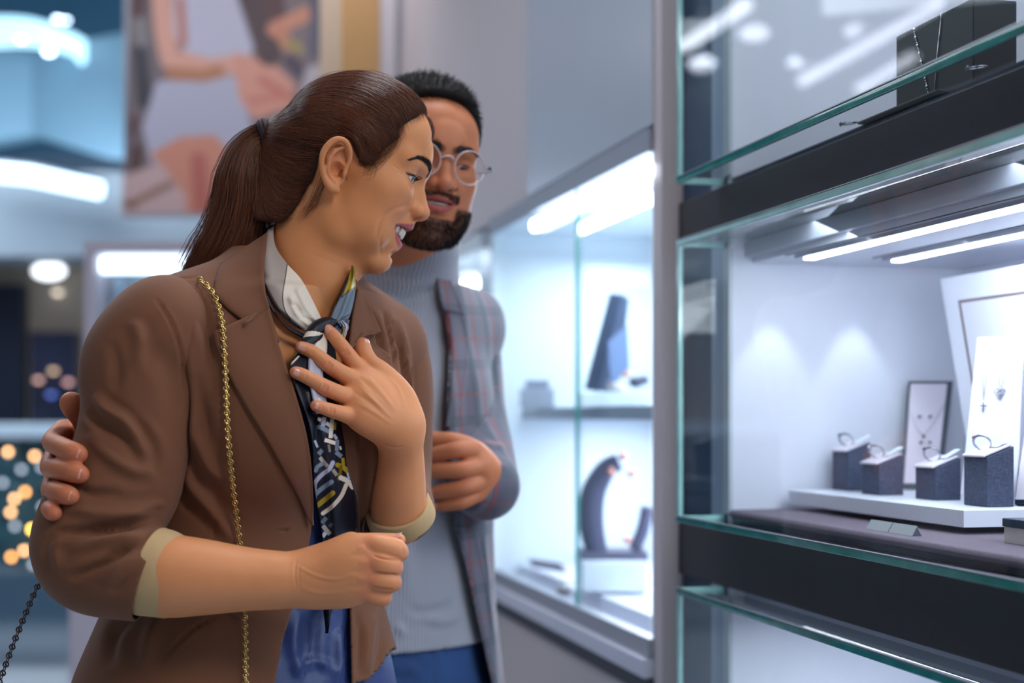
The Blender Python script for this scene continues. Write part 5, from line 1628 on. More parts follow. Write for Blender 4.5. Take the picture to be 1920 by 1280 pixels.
Lpalm = [[(678, 696, 1.468, .0085), (712, 735, 1.462, .0115), (752, 796, 1.478, .0165)], [(661, 712, 1.455, .0090), (700, 750, 1.453, .0125), (748, 802, 1.474, .0165)],
         [(652, 745, 1.446, .0090), (690, 770, 1.449, .0125), (745, 806, 1.474, .0165)], [(660, 780, 1.441, .0085), (690, 793, 1.449, .0125), (742, 812, 1.476, .0165)],
         [(716, 698, 1.476, .0095), (750, 742, 1.480, .0135), (762, 790, 1.480, .0170)],
         [(752, 800, 1.477, .0190), (752, 826, 1.482, .0195), (751, 870, 1.500, .0218), (748, 920, 1.515, .0248), (748, 975, 1.538, .0275)]]
def wrist_cut(f): pass
V, Q = hand_mesh(list(LH.values()), Lpalm)
N = vnormals(V, Q)
cr = []
for nm in ('index', 'middle', 'ring', 'pinky'):
    c = LH[nm]; pip = np.array(c[2][:2]); d = np.array(c[1][:2]) - np.array(c[3][:2]); d = d / np.linalg.norm(d); n = np.array([-d[1], d[0]])
    dip = np.array(c[1][:2])
    for o_ in (-4.5, -1.5, 2, 5): cr.append(([tuple(pip + d * (o_ + .8) + n * 7), tuple(pip + d * o_), tuple(pip + d * (o_ + .8) - n * 7)], 1.5, -.0010))
    for o_ in (-1.5, 1.5): cr.append(([tuple(dip + d * o_ + n * 6), tuple(dip + d * o_), tuple(dip + d * o_ - n * 6)], 1.3, -.0006))
cr += [([(690, 706), (715, 735), (742, 770)], 3.5, .0007), ([(672, 722), (700, 750), (735, 785)], 3.5, .0006), ([(664, 752), (700, 772), (735, 795)], 3.5, .0005), ([(716, 832), (735, 838), (762, 836)], 1.8, -.0006), ([(672, 705), (690, 722), (712, 748)], 4, -.0006), ([(660, 732), (690, 752), (715, 770)], 4, -.0006), ([(728, 705), (748, 730), (760, 765)], 3, .0006)]
for pth, wd_, am in cr: V = groove(V, N, pth, wd_, am, .2)
spots = [(P(*LH[k][2][:3]), .009, .55) for k in LH] + [(P(*LH[k][0][:3]), .009, .6) for k in LH] + [(P(*LH[k][4][:3]), .010, .3) for k in LH]
bodyW_parts.append((V, Q, skin_color(V, spots)))
for k, c in LH.items():
    tw = None if k != 'thumb' else (.75, -.5, .35)
    nail(P(*c[0][:3]), P(*c[1][:3]), c[0][3], woman, tw if tw else None, w=.64)

# right hand loosely closed in front of the waist
RH = {
    'index': [(690, 1022, 1.364, .0108), (716, 1026, 1.362, .0104), (741, 1032, 1.368, .0100), (744, 1038, 1.386, .0088), (722, 1042, 1.398, .0078)],
    'middle': [(697, 1052, 1.357, .0100), (716, 1057, 1.357, .0094), (734, 1062, 1.364, .0090), (736, 1066, 1.382, .0082), (714, 1068, 1.392, .0075)],
    'ring': [(692, 1082, 1.359, .0095), (714, 1087, 1.359, .0090), (732, 1090, 1.366, .0088), (733, 1093, 1.382, .0080), (712, 1094, 1.390, .0072)],
    'pinky': [(684, 1108, 1.364, .0090), (702, 1115, 1.365, .0084), (716, 1119, 1.370, .0080), (716, 1119, 1.384, .0072), (700, 1116, 1.390, .0066)],
    'thumb': [(652, 1026, 1.388, .0112), (690, 1019, 1.388, .0092), (716, 1017, 1.386, .0082), (736, 1015, 1.384, .0070), (751, 1011, 1.383, .0048)],
}
Rpalm = [[(690, 1022, 1.364, .0108), (650, 1036, 1.368, .0150), (590, 1072, 1.372, .0185)], [(697, 1052, 1.357, .0098), (650, 1060, 1.362, .0155), (590, 1080, 1.371, .0185)],
         [(692, 1082, 1.359, .0095), (650, 1086, 1.364, .0155), (590, 1090, 1.371, .0185)], [(684, 1108, 1.364, .0090), (645, 1108, 1.370, .0145), (585, 1098, 1.374, .0180)],
         [(660, 1019, 1.388, .0115), (620, 1050, 1.386, .0150), (580, 1074, 1.378, .0185)],
         [(590, 1085, 1.373, .0200), (552, 1087, 1.370, .0222), (510, 1087, 1.367, .0240), (450, 1085, 1.364, .0265), (390, 1082, 1.362, .0300), (335, 1080, 1.361, .0325), (300, 1080, 1.362, .0325)]]
V, Q = hand_mesh(list(RH.values()), Rpalm, kf=.0016)
N = vnormals(V, Q)
cr = [([(556, 1060), (590, 1078), (630, 1086), (668, 1074)], 3, .0006), ([(560, 1100), (600, 1112), (650, 1110)], 4, .0004), ([(556, 1048), (553, 1075), (556, 1105)], 2.2, -.0005), ([(562, 1052), (560, 1080), (563, 1110)], 2.0, -.0004), ([(668, 1028), (684, 1024)], 5, .0006), ([(672, 1056), (692, 1053)], 5, .0006),
      ([(668, 1086), (688, 1084)], 5, .0006), ([(656, 1042), (690, 1039)], 5, -.0005), ([(656, 1073), (690, 1070)], 5, -.0005), ([(652, 1101), (684, 1098)], 4, -.0004),
      ([(700, 1042), (720, 1047), (746, 1050)], 1.8, -.0022), ([(702, 1072), (722, 1075), (744, 1077)], 1.8, -.0022), ([(698, 1100), (716, 1103), (738, 1105)], 1.8, -.0022), ([(752, 1022), (756, 1032), (754, 1042)], 1.4, -.0005)]
for pth, wd_, am in cr: V = groove(V, N, pth, wd_, am, .15)
spots = [(P(*RH[k][0][:3]) + np.array([0, -.008, 0]), .009, .6) for k in ('index', 'middle', 'ring', 'pinky')] + [(P(*RH[k][2][:3]), .011, .55) for k in ('index', 'middle', 'ring', 'pinky')]
bodyW_parts.append((V, Q, skin_color(V, spots)))
c = RH['thumb']; nail(P(*c[4][:3]) , P(*c[3][:3]), .0058, woman, (.1, -.5, .9), w=.8)
c = RH['index']

# ------------------------------------------------------------------ gold chain of the shoulder bag
M['gold'] = mat('gold_links', (224, 192, 124), .25, metal=.95, noise_scale=300, noise_amt=.25)
M['gold_dark'] = mat('bronze_links', (96, 84, 84), .32, metal=.9, noise_scale=300, noise_amt=.3)
bag_chain = thing('bag_chain', P(440, 800, 1.40), 'gold scroll link chain strap hanging from her shoulder across the brown blazer', 'bag strap')
cpx = [(372, 522), (384, 532), (398, 548), (410, 575), (417, 610), (421, 660), (424, 720), (426, 780), (430, 840), (436, 900), (443, 960), (449, 1010), (453, 1050), (456, 1100), (459, 1160), (460, 1220), (461, 1300)]
treeAll = bvh(np.vstack([VJ, VRs]), np.vstack([QJ, QRs + len(VJ)]))
def chain_along(pth, tree, n, m, parent, size=.0052, lift=.006, Yfix=None):
    pp = catmull(pth, 900); d = np.concatenate([[0], np.cumsum(np.hypot(*np.diff(pp, axis=0).T))]); tt = np.linspace(0, d[-1], n)
    xs = np.interp(tt, d, pp[:, 0]); ys = np.interp(tt, d, pp[:, 1]); C3 = []
    for x, y in zip(xs, ys):
        if Yfix is not None: Yv = Yfix(x, y)
        else:
            loc, _ = hit(tree, x, y); Yv = loc[1] - lift if loc is not None else C3[-1][1]
        C3.append(P(x, y, Yv))
    C3 = np.array(C3)
    Ys = C3[:, 1].copy()
    for _ in range(6): Ys[1:-1] = (Ys[:-2] + Ys[2:] + Ys[1:-1]) / 3
    C3 = np.array([P(x, y, Y_) for x, y, Y_ in zip(xs, ys, Ys)])
    mb = MB()
    for i in range(n - 1):
        c = (C3[i] + C3[i + 1]) / 2; t = C3[i + 1] - C3[i]; L = np.linalg.norm(t); t = t / L
        v = np.array([0, -1.0, 0]); v -= t * (v @ t); v /= np.linalg.norm(v); s_ = np.cross(t, v)
        if i % 2:
            ring = [c + t * math.cos(a) * L * .62 + (s_ * .5 + v * .5) * math.sin(a) * size * .30 for a in np.linspace(0, 2 * math.pi, 9)[:-1]]; mb.tube(ring, .0006, 5, closed=True); continue
        ring = [c + t * math.cos(a) * L * .60 + s_ * math.sin(a) * size * .5 + v * .0007 * math.sin(2 * a) for a in np.linspace(0, 2 * math.pi, 13)[:-1]]
        mb.tube(ring, .00085, 5, closed=True)
        mb.tube([c - t * L * .35 + s_ * size * .22, c + v * .0012, c + t * L * .35 - s_ * size * .22], .0010, 5)
    return mb.build('links', m, parent, smooth=True)
chain_along(cpx, treeAll, 104, M['gold'], bag_chain)
bag2 = chain_along([(285, 720), (240, 840), (150, 990), (100, 1052), (86, 1074), (70, 1100), (48, 1150), (24, 1210), (-6, 1290), (-40, 1360)], None, 84, M['gold_dark'], bag_chain, size=.0056, Yfix=lambda x, y: 1.47 if x < 100 else 1.47 + (x - 100) * .0003)
finish_body('body', bodyW_parts, woman)
# ------------------------------------------------------------------ the man behind her
man = thing('person', (-.20, 1.98, 0), 'person in grey turtleneck and plaid blazer, bearded with clear round glasses, standing behind', 'person')
RM = frame(9, -63, -6)
SM = 1.0
OM = P(835, 291, 1.735) - RM @ np.array([90, 0, 33]) * SM * .001
HM = Head(OM, RM, SM)
BROW_M = [(92, 9, 40), (91, 18, 43), (84, 33, 46), (68, 48, 41)]
nk = [HM.local(P(*q)) for q in ((775, 400, 1.86), (760, 520, 1.93))]
fM = sculpt_head(True, [(-10, 0, -10, 52), tuple(nk[0]) + (50,), tuple(nk[1]) + (50,)], 0.25, h=1.7, ex=4)
VM, QM = fM.mesh()
treeM = bvh(VM, QM)
BROW_M = on_skin(treeM, BROW_M)
tM = skin_tint(VM, True)
man_parts = [(HM.world(VM), QM, tM)]
brow_hairs(HM, treeM, BROW_M, 420, .00020, 8, M['browhair'], man)
eyes(HM, man, (1, .12, -.38), (70, 52, 44), 0)
# smile: a thin row of teeth between the lips
mb = MB(); mb.tube([(88.5 - v * v * .022, v, -26.0) for v in np.linspace(-19, 19, 15)], 2.0, 8)
mobj('teeth', HM.world(mb.v), mb.f, M['teeth'], man)
# hair
M['hairM'] = hair_mat('black_hair', (22, 15, 16), .62, .4); M['hairM'].node_tree.nodes['Principled BSDF'].inputs['Specular IOR Level'].default_value = .15
M['hairMcap'] = mat('black_hair_base', (13, 10, 12), .8, noise_scale=200, noise_amt=.3)
pm = np.array([(84, 145), (70, 108), (60, 99), (50, 82), (44, 62), (34, 46), (27, 30), (25, 8), (23, -8), (15, -8), (10, 12), (4, 30), (-8, 37), (-22, 32), (-28, 8), (-34, -30), (-60, -44), (-120, -44), (-120, 145)], float)
PX_w = PX; PX = pm; HLC = .0005
fm = Field((-110, -94, -60), (100, 94, 145), 2.2)
fm.ell((-4, 0, 53), (89, 76.5, 79)); fm.ell((30, 0, 86), (48, 58, 46), 16); fm.cone((-36, 0, 6), (-44, 0, -30), 46, 34, 20)
fm.func((-110, -94, -60), (100, 94, 145), region, 5, '&')
for y in (-1, 1): fm.ell((-3, y * 82, 4), (19, 14, 27), 4, '-')
fm.smooth(1); Vc, Qc = fm.mesh()
treeMC = bvh(np.vstack([Vc, VM]), np.vstack([Qc, QM + len(Vc)]))
hairM = mobj('hair', HM.world(Vc), Qc, M['hairMcap'], man)
hs = []
Nc = vnormals(Vc, Qc); pick = rng.integers(0, len(Vc), 9000)
for i in pick:
    p = Vc[i]; n = Nc[i]
    if n @ (p - np.array([0, 0, 40])) < 0 or abs(p[1]) > 90: continue
    top = np.clip((p[2] - 60) / 50, 0, 1)
    d = np.array([-.75, .35, .25]) * top + np.array([-.4, 0, -.9]) * (1 - top); d = d - n * (d @ n); d /= np.linalg.norm(d) + 1e-6
    L = 4 + 13 * top; q = rng.normal(size=3) * .16
    hs.append([p - n * .8, p + (d + q) * L * .33 + n * (.6 + top * .9), p + (d + q) * L * .66 + n * (.7 + top * 1.2), p + (d + q) * L + n * (.3 + top * .6)])
A = np.array(hs); hair_obj('hair_strands', HM.world(A.reshape(-1, 3)).reshape(A.shape), .00030 * np.array([1, .9, .7, .3])[None, :], M['hairM'], hairM)
# beard
bm_ = beard_mask(VM); NM_ = vnormals(VM, QM); cand = np.where(bm_ > .35)[0]; bs = []
for i in rng.choice(cand, 9000):
    p = VM[i] + rng.normal(size=3) * .5; n = NM_[i]; L = (2 + 3.5 * rng.random()) * (.5 + bm_[i] * .7)
    d = np.array([.15, 0, -1.0]); d = d - n * (d @ n) * .7 + rng.normal(size=3) * .2
    bs.append([p - n * .3, p + n * L * .3 + d * L * .3, p + n * L * .4 + d * L * .75])
A = np.array(bs); hair_obj('beard', HM.world(A.reshape(-1, 3)).reshape(A.shape), .00022 * np.array([1, .8, .3])[None, :], M['hairM'], man)

# round clear-framed glasses: rims, bridge, temples, lenses
spec = thing('eyeglasses', HM.world((96, 0, 25)), 'round glasses with clear rims worn by the bearded person', 'glasses')
M['rim'] = mat('clear_acetate', (206, 196, 200), .15, coat=.8)
M['temple'] = mat('temple_tip', (38, 52, 62), .3)
M['lens'] = glass_mat('spectacle_lens', (.99, .99, .985))
for y in (-1, 1):
    c = np.array([98, y * 31, 23.0]); ya = R_(8) * y
    ring = [c + np.array([-math.sin(ya) * math.cos(a) * 21.5, math.cos(ya) * math.cos(a) * 21.5, math.sin(a) * 20.5]) for a in np.linspace(0, 2 * math.pi, 41)[:-1]]
    mb = MB().tube(ring, .95, 8, closed=True); mobj('rim', HM.world(mb.v), mb.f, M['rim'], spec)
    V = [c] + ring; mobj('lens', HM.world(V), [(0, i, i % 40 + 1) if False else (0, i + 1, (i + 1) % 40 + 1) for i in range(40)], M['lens'], spec)
    tp = [c + np.array([-3 * 1, y * 22, 4]), (92, y * 58, 28), (70, y * 75, 27), (30, y * 80, 25), (2, y * 82, 24), (-8, y * 82, 14), (-14, y * 80, 2)]
    mb = MB().tube(catmull(tp, 24), 1.1, 8); mobj('temple', HM.world(mb.v), mb.f, M['rim'] , spec)
    mb = MB().tube([(93, y * 55, 28), (88, y * 64, 28), (76, y * 74, 27)], 1.9, 8); mobj('hinge', HM.world(mb.v), mb.f, M['temple'], spec)
mb = MB().tube(catmull([(98, -10, 28), (101, -5, 31), (101.5, 0, 32), (101, 5, 31), (98, 10, 28)], 12), 1.3, 8); mobj('bridge', HM.world(mb.v), mb.f, M['rim'], spec)
PX = PX_w; HLC = .0016

# torso: sweater, blazer, jeans
YAWM = R_(35)
FBM = np.array([math.sin(YAWM), -math.cos(YAWM), 0]); LBM = np.array([math.cos(YAWM), math.sin(YAWM), 0])
def rowm(py, cpx, a, b, Yc=1.95): return (CAMZ + (778 - py) / FP * Yc, (cpx - 960) / FP * Yc, Yc, a, b)
def man_field(h=.005, grow=0.0):
    f = Field((-.62, 1.62, .80), (.16, 2.30, 1.56), h)
    f.loft([rowm(1420, 716, .168 + grow, .128 + grow), rowm(1280, 714, .162 + grow, .124 + grow), rowm(1150, 708, .156 + grow, .118 + grow), rowm(1000, 700, .158 + grow, .120 + grow), rowm(850, 692, .168 + grow, .126 + grow), rowm(720, 684, .172 + grow, .126 + grow),
            rowm(620, 684, .155 + grow, .105 + grow), rowm(560, 700, .11 + grow, .085 + grow), rowm(520, 716, .075 + grow, .07 + grow)], YAWM, p=2.2)
    n0 = P(742, 560, 1.95)
    f.cone(n0, P(868, 612, 2.05), .055 + grow, .048 + grow, .05); f.cone(n0, P(560, 620, 1.86), .055 + grow, .052 + grow, .05)
    return f
fS = man_field()
fS.cone(P(752, 560, 1.945), P(768, 505, 1.93), .070, .064, .03); fS.cone(P(768, 505, 1.93), P(780, 462, 1.905), .0625, .0595, .012)
VS, QS = fS.mesh(); NS = vnormals(VS, QS)
for pth, wd_, am in [([(700, 540), (760, 558), (815, 540)], 5, -.006), ([(712, 520), (760, 535), (812, 520)], 6, .004), ([(760, 1140), (800, 1148), (850, 1130)], 7, -.004), ([(740, 1000), (760, 1060), (760, 1120)], 14, .003), ([(790, 1155), (830, 1165), (870, 1150)], 8, .004), ([(740, 1170), (760, 1190)], 8, .004)]:
    VS = groove(VS, NS, pth, wd_, am, .3)
M['knit'], nt, b = new_mat('ribbed_knit')
b.inputs['Base Color'].default_value = lin((164, 166, 180)) + (1,); b.inputs['Roughness'].default_value = .85; b.inputs['Sheen Weight'].default_value = .3
tcn = nt.nodes.new('ShaderNodeTexCoord'); mp = nt.nodes.new('ShaderNodeMapping'); mp.inputs['Rotation'].default_value = (0, 0, -YAWM)
wv = nt.nodes.new('ShaderNodeTexWave'); wv.inputs['Scale'].default_value = 58; wv.inputs['Distortion'].default_value = .4; wv.inputs['Detail'].default_value = 1
bp = nt.nodes.new('ShaderNodeBump'); bp.inputs['Strength'].default_value = .7; bp.inputs['Distance'].default_value = .0015
nt.links.new(tcn.outputs['Object'], mp.inputs[0]); nt.links.new(mp.outputs[0], wv.inputs['Vector']); nt.links.new(wv.outputs['Fac'], bp.inputs['Height']); nt.links.new(bp.outputs[0], b.inputs['Normal'])
sx, sy = proj(VS)
Vk, Qk = delete_faces(VS, QS, VS[:, 2] > CAMZ + (778 - 1200) / FP * 1.95)
sweater = mobj('sweater', Vk, Qk, M['knit'], man)
so = sweater.modifiers.new('s', 'SOLIDIFY'); so.thickness = .003; so.offset = -1
Vt2, Qt2 = iso(fS, .010); man_parts.append((Vt2, Qt2, np.tile(np.array(lin((206, 132, 100))), (len(Vt2), 1))))

def plaid(name, rot=0.0, base=(112, 108, 124)):
    m, nt, b = new_mat(name); b.inputs['Roughness'].default_value = .85; b.inputs['Sheen Weight'].default_value = .3
    tc = nt.nodes.new('ShaderNodeTexCoord'); mp = nt.nodes.new('ShaderNodeMapping'); mp.inputs['Rotation'].default_value = (0, rot, -YAWM)
    nt.links.new(tc.outputs['Object'], mp.inputs[0]); sep = nt.nodes.new('ShaderNodeSeparateXYZ'); nt.links.new(mp.outputs[0], sep.inputs[0])
    prev = None; col = lin(base) + (1,)
    def band(axis, period, phase, width, rgb, amt):
        nonlocal prev
        a = nt.nodes.new('ShaderNodeMath'); a.operation = 'ADD'; a.inputs[1].default_value = phase + 10 * period
        md = nt.nodes.new('ShaderNodeMath'); md.operation = 'MODULO'; md.inputs[1].default_value = period
        lt = nt.nodes.new('ShaderNodeMath'); lt.operation = 'LESS_THAN'; lt.inputs[1].default_value = width
        ml = nt.nodes.new('ShaderNodeMath'); ml.operation = 'MULTIPLY'; ml.inputs[1].default_value = amt
        nt.links.new(sep.outputs[axis], a.inputs[0]); nt.links.new(a.outputs[0], md.inputs[0]); nt.links.new(md.outputs[0], lt.inputs[0]); nt.links.new(lt.outputs[0], ml.inputs[0])
        mx = nt.nodes.new('ShaderNodeMix'); mx.data_type = 'RGBA'; mx.inputs[7].default_value = lin(rgb) + (1,)
        if prev is None: mx.inputs[6].default_value = col
        else: nt.links.new(prev, mx.inputs[6])
        nt.links.new(ml.outputs[0], mx.inputs[0]); prev = mx.outputs[2]
    band('X', .055, .0, .012, (66, 84, 96), .6); band('X', .055, .030, .004, (158, 82, 84), .75); band('X', .055, .040, .008, (140, 136, 152), .5)
    band('Z', .075, .02, .014, (70, 84, 98), .45); band('Z', .075, .055, .0035, (150, 84, 88), .55)
    nt.links.new(prev, b.inputs['Base Color']); return m
M['plaid'] = plaid('plaid_wool', .10); M['plaid2'] = plaid('plaid_wool_sleeve', -.12, (96, 94, 112))
M['lining_dark'] = mat('blazer_lining', (20, 22, 36), .7)
fB = man_field(grow=.014)
VB, QB = fB.mesh(); NB = vnormals(VB, QB)
for pth, wd_, am in [([(905, 1000), (915, 1100), (930, 1250)], 5, .003), ([(880, 700), (876, 800)], 8, -.003)]: VB = groove(VB, NB, pth, wd_, am, .3)
bopen = [(620, 440), (816, 440), (820, 515), (836, 570), (848, 650), (842, 760), (850, 900), (856, 985), (877, 1054), (898, 1152), (929, 1285), (960, 1420), (500, 1420), (500, 440)]
bx, by = proj(VB); vB = VB - np.array([0, 0, CAMZ]); fr_ = (NB * vB).sum(1) < .15
ins = inside(bx, by, bopen)
pl = np.array(bopen + [bopen[0]], float); bd = np.full(len(bx), 1e9); bq = np.zeros((len(bx), 2))
for a, b2 in zip(pl[:-1], pl[1:]):
    ba = b2 - a; t = np.clip(((bx - a[0]) * ba[0] + (by - a[1]) * ba[1]) / (ba @ ba), 0, 1)
    qx, qy = a[0] + t * ba[0], a[1] + t * ba[1]; dd = np.hypot(bx - qx, by - qy); m = dd < bd
    bd = np.where(m, dd, bd); bq[m, 0] = qx[m]; bq[m, 1] = qy[m]
sn = ins & fr_ & (bd < 7.5)
VB2 = VB.copy(); VB2[sn, 0] = (bq[sn, 0] - 960) / FP * VB[sn, 1]; VB2[sn, 2] = CAMZ + (778 - bq[sn, 1]) / FP * VB[sn, 1]
kp_ = ~(ins & fr_ & ~sn) & (VB[:, 2] > CAMZ + (778 - 1400) / FP * 1.95) & (VB[:, 2] < CAMZ + (778 - 530) / FP * 1.93)
Vb2, Qb2 = delete_faces(VB2, QB, kp_)
blazer = mobj('blazer', Vb2, Qb2, M['plaid'], man); blazer.data.materials.append(M['lining_dark'])
so = blazer.modifiers.new('s', 'SOLIDIFY'); so.thickness = .004; so.offset = -1; so.material_offset = 1
treeB = bvh(VB, QB)
# lapel and collar of the blazer
V, uu, vv, G = grid_on(treeB, [(818, 512), (836, 570), (848, 650), (845, 740), (838, 800)], [(832, 516), (868, 590), (880, 660), (868, 740), (846, 800)], 10, 40, lambda u, v: .010 - .004 * u)
cloth('lapel', V, M['plaid'], blazer, thick=.003)
V, uu, vv, G = grid_on(treeB, [(816, 500), (822, 540), (832, 580)], [(836, 508), (862, 560), (872, 590)], 10, 20, lambda u, v: .013 - .004 * u)
cloth('collar', V, M['plaid'], blazer, thick=.003)
V, uu, vv, G = grid_on(treeB, [(857, 985), (878, 1054), (899, 1152), (930, 1285), (950, 1380)], [(889, 985), (902, 1030), (917, 1108), (934, 1227), (950, 1300)], 8, 40, .005)
cloth('front_panel', V, M['plaid'], blazer, thick=.003)
# pocket flap hint and sleeve
sl, VL, QL = sleeve('sleeve', [(858, 596, 2.045, .040), (866, 630, 2.045, .0455), (872, 700, 2.03, .0460), (876, 770, 2.01, .0465), (886, 830, 1.97, .0470), (894, 880, 1.92, .0465), (908, 908, 1.875, .0400), (914, 912, 1.845, .0365)],
                    [([(905, 640), (912, 720), (918, 800)], 8, .003), ([(900, 850), (925, 862), (948, 858)], 7, -.004), ([(905, 830), (930, 840), (945, 836)], 7, .004)], blazer, h=.004, m=M['plaid2'])
sr, VR2, QR2 = sleeve('sleeve', [(575, 610, 1.86, .050), (520, 680, 1.86, .055), (420, 760, 1.84, .052), (330, 810, 1.76, .048), (260, 828, 1.64, .044), (205, 828, 1.55, .036)], [], blazer, h=.005, m=M['plaid2'])

# jeans and shoes
fj = Field((-.60, 1.62, 0.0), (.16, 2.30, 1.02), .007)
hc = P(714, 1300, 1.95)
fj.loft([(1.00, hc[0], 1.95, .150, .110), (.93, hc[0], 1.95, .158, .118), (.86, hc[0], 1.95, .165, .125), (.78, hc[0], 1.95, .14, .11)], YAWM)
for s_ in (-1, 1):
    a = hc + LBM * .09 * s_; fj.chain([(a[0], a[1], .84, .094), (a[0], a[1], .48, .066), (a[0], a[1], .09, .055)], .03)
    t0 = np.array([a[0], a[1], .05]); f0 = t0 + FBM * .17; fj.cone((t0[0], t0[1], .052), (f0[0], f0[1], .04), .046, .038, .02)
Vj2, Qj2 = fj.mesh(); Nj2 = vnormals(Vj2, Qj2)
for pth, wd_, am in [([(806, 1205), (812, 1240), (808, 1290)], 3, -.005), ([(818, 1210), (826, 1250), (818, 1285)], 3, .003), ([(760, 1250), (790, 1262)], 6, .004), ([(720, 1262), (760, 1275)], 7, -.004)]: Vj2 = groove(Vj2, Nj2, pth, wd_, am, .3)
mobj('jeans', Vj2, Qj2, mat('blue_denim', (38, 72, 124), .8, noise_scale=14, noise_amt=.45, bump=.4, bump_scale=900), man)

# his hands
MLH = {
    'index': [(803, 854, 1.800, .0078), (828, 849, 1.795, .0088), (858, 843, 1.792, .0096), (890, 843, 1.805, .0115)],
    'middle': [(806, 884, 1.796, .0080), (832, 882, 1.790, .0090), (868, 880, 1.788, .0098), (900, 872, 1.805, .0120)],
    'ring': [(812, 923, 1.800, .0076), (838, 919, 1.794, .0086), (872, 913, 1.792, .0094), (900, 900, 1.808, .0115)],
    'pinky': [(817, 948, 1.808, .0066), (842, 945, 1.802, .0076), (868, 940, 1.800, .0084), (892, 925, 1.812, .0105)],
    'thumb': [(795, 818, 1.835, .0084), (820, 826, 1.830, .0098), (848, 828, 1.826, .0110), (880, 845, 1.826, .0140)],
}
Mp = [[(890, 843, 1.805, .0115), (905, 875, 1.825, .018), (910, 905, 1.85, .024)], [(900, 872, 1.805, .0125), (906, 890, 1.82, .018), (910, 908, 1.85, .024)], [(892, 925, 1.812, .0110), (902, 912, 1.826, .016), (910, 910, 1.85, .024)],
      [(848, 828, 1.826, .0110), (885, 850, 1.828, .016), (908, 900, 1.85, .024)]]
V, Q = hand_mesh(list(MLH.values()), Mp, h=.0016, kf=.002)
man_parts.append((V, Q, skin_color(V, [(P(*c[0][:3]), .010, .6) for c in MLH.values()] + [(P(*c[2][:3]), .012, .35) for c in MLH.values()], True)))
for k in ('index', 'middle', 'ring', 'pinky'):
    c = MLH[k]; nail(P(*c[0][:3]), P(*c[1][:3]), c[0][3], man)
MRH = {
    'index': [(149, 852, 1.352, .0078), (134, 846, 1.362, .0086), (112, 836, 1.385, .0090), (98, 828, 1.425, .0094), (118, 808, 1.475, .0110)],
    'middle': [(152, 889, 1.350, .0078), (134, 884, 1.362, .0086), (106, 878, 1.388, .0090), (94, 874, 1.425, .0094), (112, 838, 1.478, .0110)],
    'ring': [(134, 930, 1.356, .0074), (120, 926, 1.368, .0082), (102, 920, 1.392, .0086), (95, 915, 1.425, .0090), (112, 870, 1.478, .0105)],
    'pinky': [(103, 962, 1.372, .0064), (97, 959, 1.384, .0070), (92, 953, 1.404, .0074), (92, 946, 1.425, .0080), (114, 900, 1.478, .0095)],
    'thumb': [(132, 754, 1.438, .0100), (142, 764, 1.446, .0112), (160, 784, 1.462, .0120), (178, 806, 1.482, .0150)],
}
treeSl = bvh(VRs, QRs)
for k in ('index', 'middle', 'ring', 'pinky'):
    c = MRH[k]; ys = []
    for i in (0, 1):
        loc, _ = hit(treeSl, c[i][0] + 4, c[i][1]); ys.append(min(c[i][2], loc[1] - c[i][3] * .85) if loc is not None else c[i][2])
    ym = min(ys); c[0] = (c[0][0], c[0][1], ym + .001, c[0][3]); c[1] = (c[1][0], c[1][1], ym + .004, c[1][3])
    c[2] = (c[2][0], c[2][1], min(c[2][2], ym + .026), c[2][3])
Mp = [[(118, 808, 1.475, .0120), (160, 826, 1.50, .018), (205, 828, 1.55, .026)], [(112, 838, 1.478, .0120), (160, 835, 1.50, .018), (205, 828, 1.55, .026)], [(112, 870, 1.478, .0115), (160, 850, 1.50, .018), (205, 832, 1.55, .026)], [(114, 900, 1.478, .010), (160, 860, 1.50, .016), (205, 835, 1.55, .026)],
      [(178, 806, 1.482, .0150), (195, 820, 1.52, .020), (205, 828, 1.55, .026)]]
V, Q = hand_mesh(list(MRH.values()), Mp, h=.0016, kf=.002)
man_parts.append((V, Q, skin_color(V, [(P(*c[0][:3]), .012, .7) for c in MRH.values()] + [(P(*c[3][:3]), .012, .5) for c in MRH.values()], True)))
for k in ('index', 'middle', 'ring', 'pinky'):
    c = MRH[k]; nail(P(*c[0][:3]), P(*c[1][:3]), c[0][3], man)
V, Q, T = [], [], []; n = 0
finish_body('body', man_parts, man)
# ------------------------------------------------------------------ what stands in the near showcase
M['linen'], nt, b = new_mat('navy_linen')
tcn = nt.nodes.new('ShaderNodeTexCoord'); w1 = nt.nodes.new('ShaderNodeTexNoise'); w1.inputs['Scale'].default_value = 1
mp = nt.nodes.new('ShaderNodeMapping'); mp.inputs['Scale'].default_value = (1300, 1300, 160); mp2 = nt.nodes.new('ShaderNodeMapping'); mp2.inputs['Scale'].default_value = (140, 140, 1500)
w2 = nt.nodes.new('ShaderNodeTexNoise'); w2.inputs['Scale'].default_value = 1
nt.links.new(tcn.outputs['Object'], mp.inputs[0]); nt.links.new(tcn.outputs['Object'], mp2.inputs[0]); nt.links.new(mp.outputs[0], w1.inputs['Vector']); nt.links.new(mp2.outputs[0], w2.inputs['Vector'])
ad = nt.nodes.new('ShaderNodeMath'); ad.operation = 'ADD'; nt.links.new(w1.outputs['Fac'], ad.inputs[0]); nt.links.new(w2.outputs['Fac'], ad.inputs[1])
cr_ = nt.nodes.new('ShaderNodeMapRange'); cr_.inputs[1].default_value = .7; cr_.inputs[2].default_value = 1.3; nt.links.new(ad.outputs[0], cr_.inputs[0])
mx = nt.nodes.new('ShaderNodeMix'); mx.data_type = 'RGBA'; mx.inputs[6].default_value = lin((26, 32, 52)) + (1,); mx.inputs[7].default_value = lin((72, 82, 110)) + (1,)
nt.links.new(cr_.outputs[0], mx.inputs[0]); nt.links.new(mx.outputs[2], b.inputs['Base Color']); b.inputs['Roughness'].default_value = .8
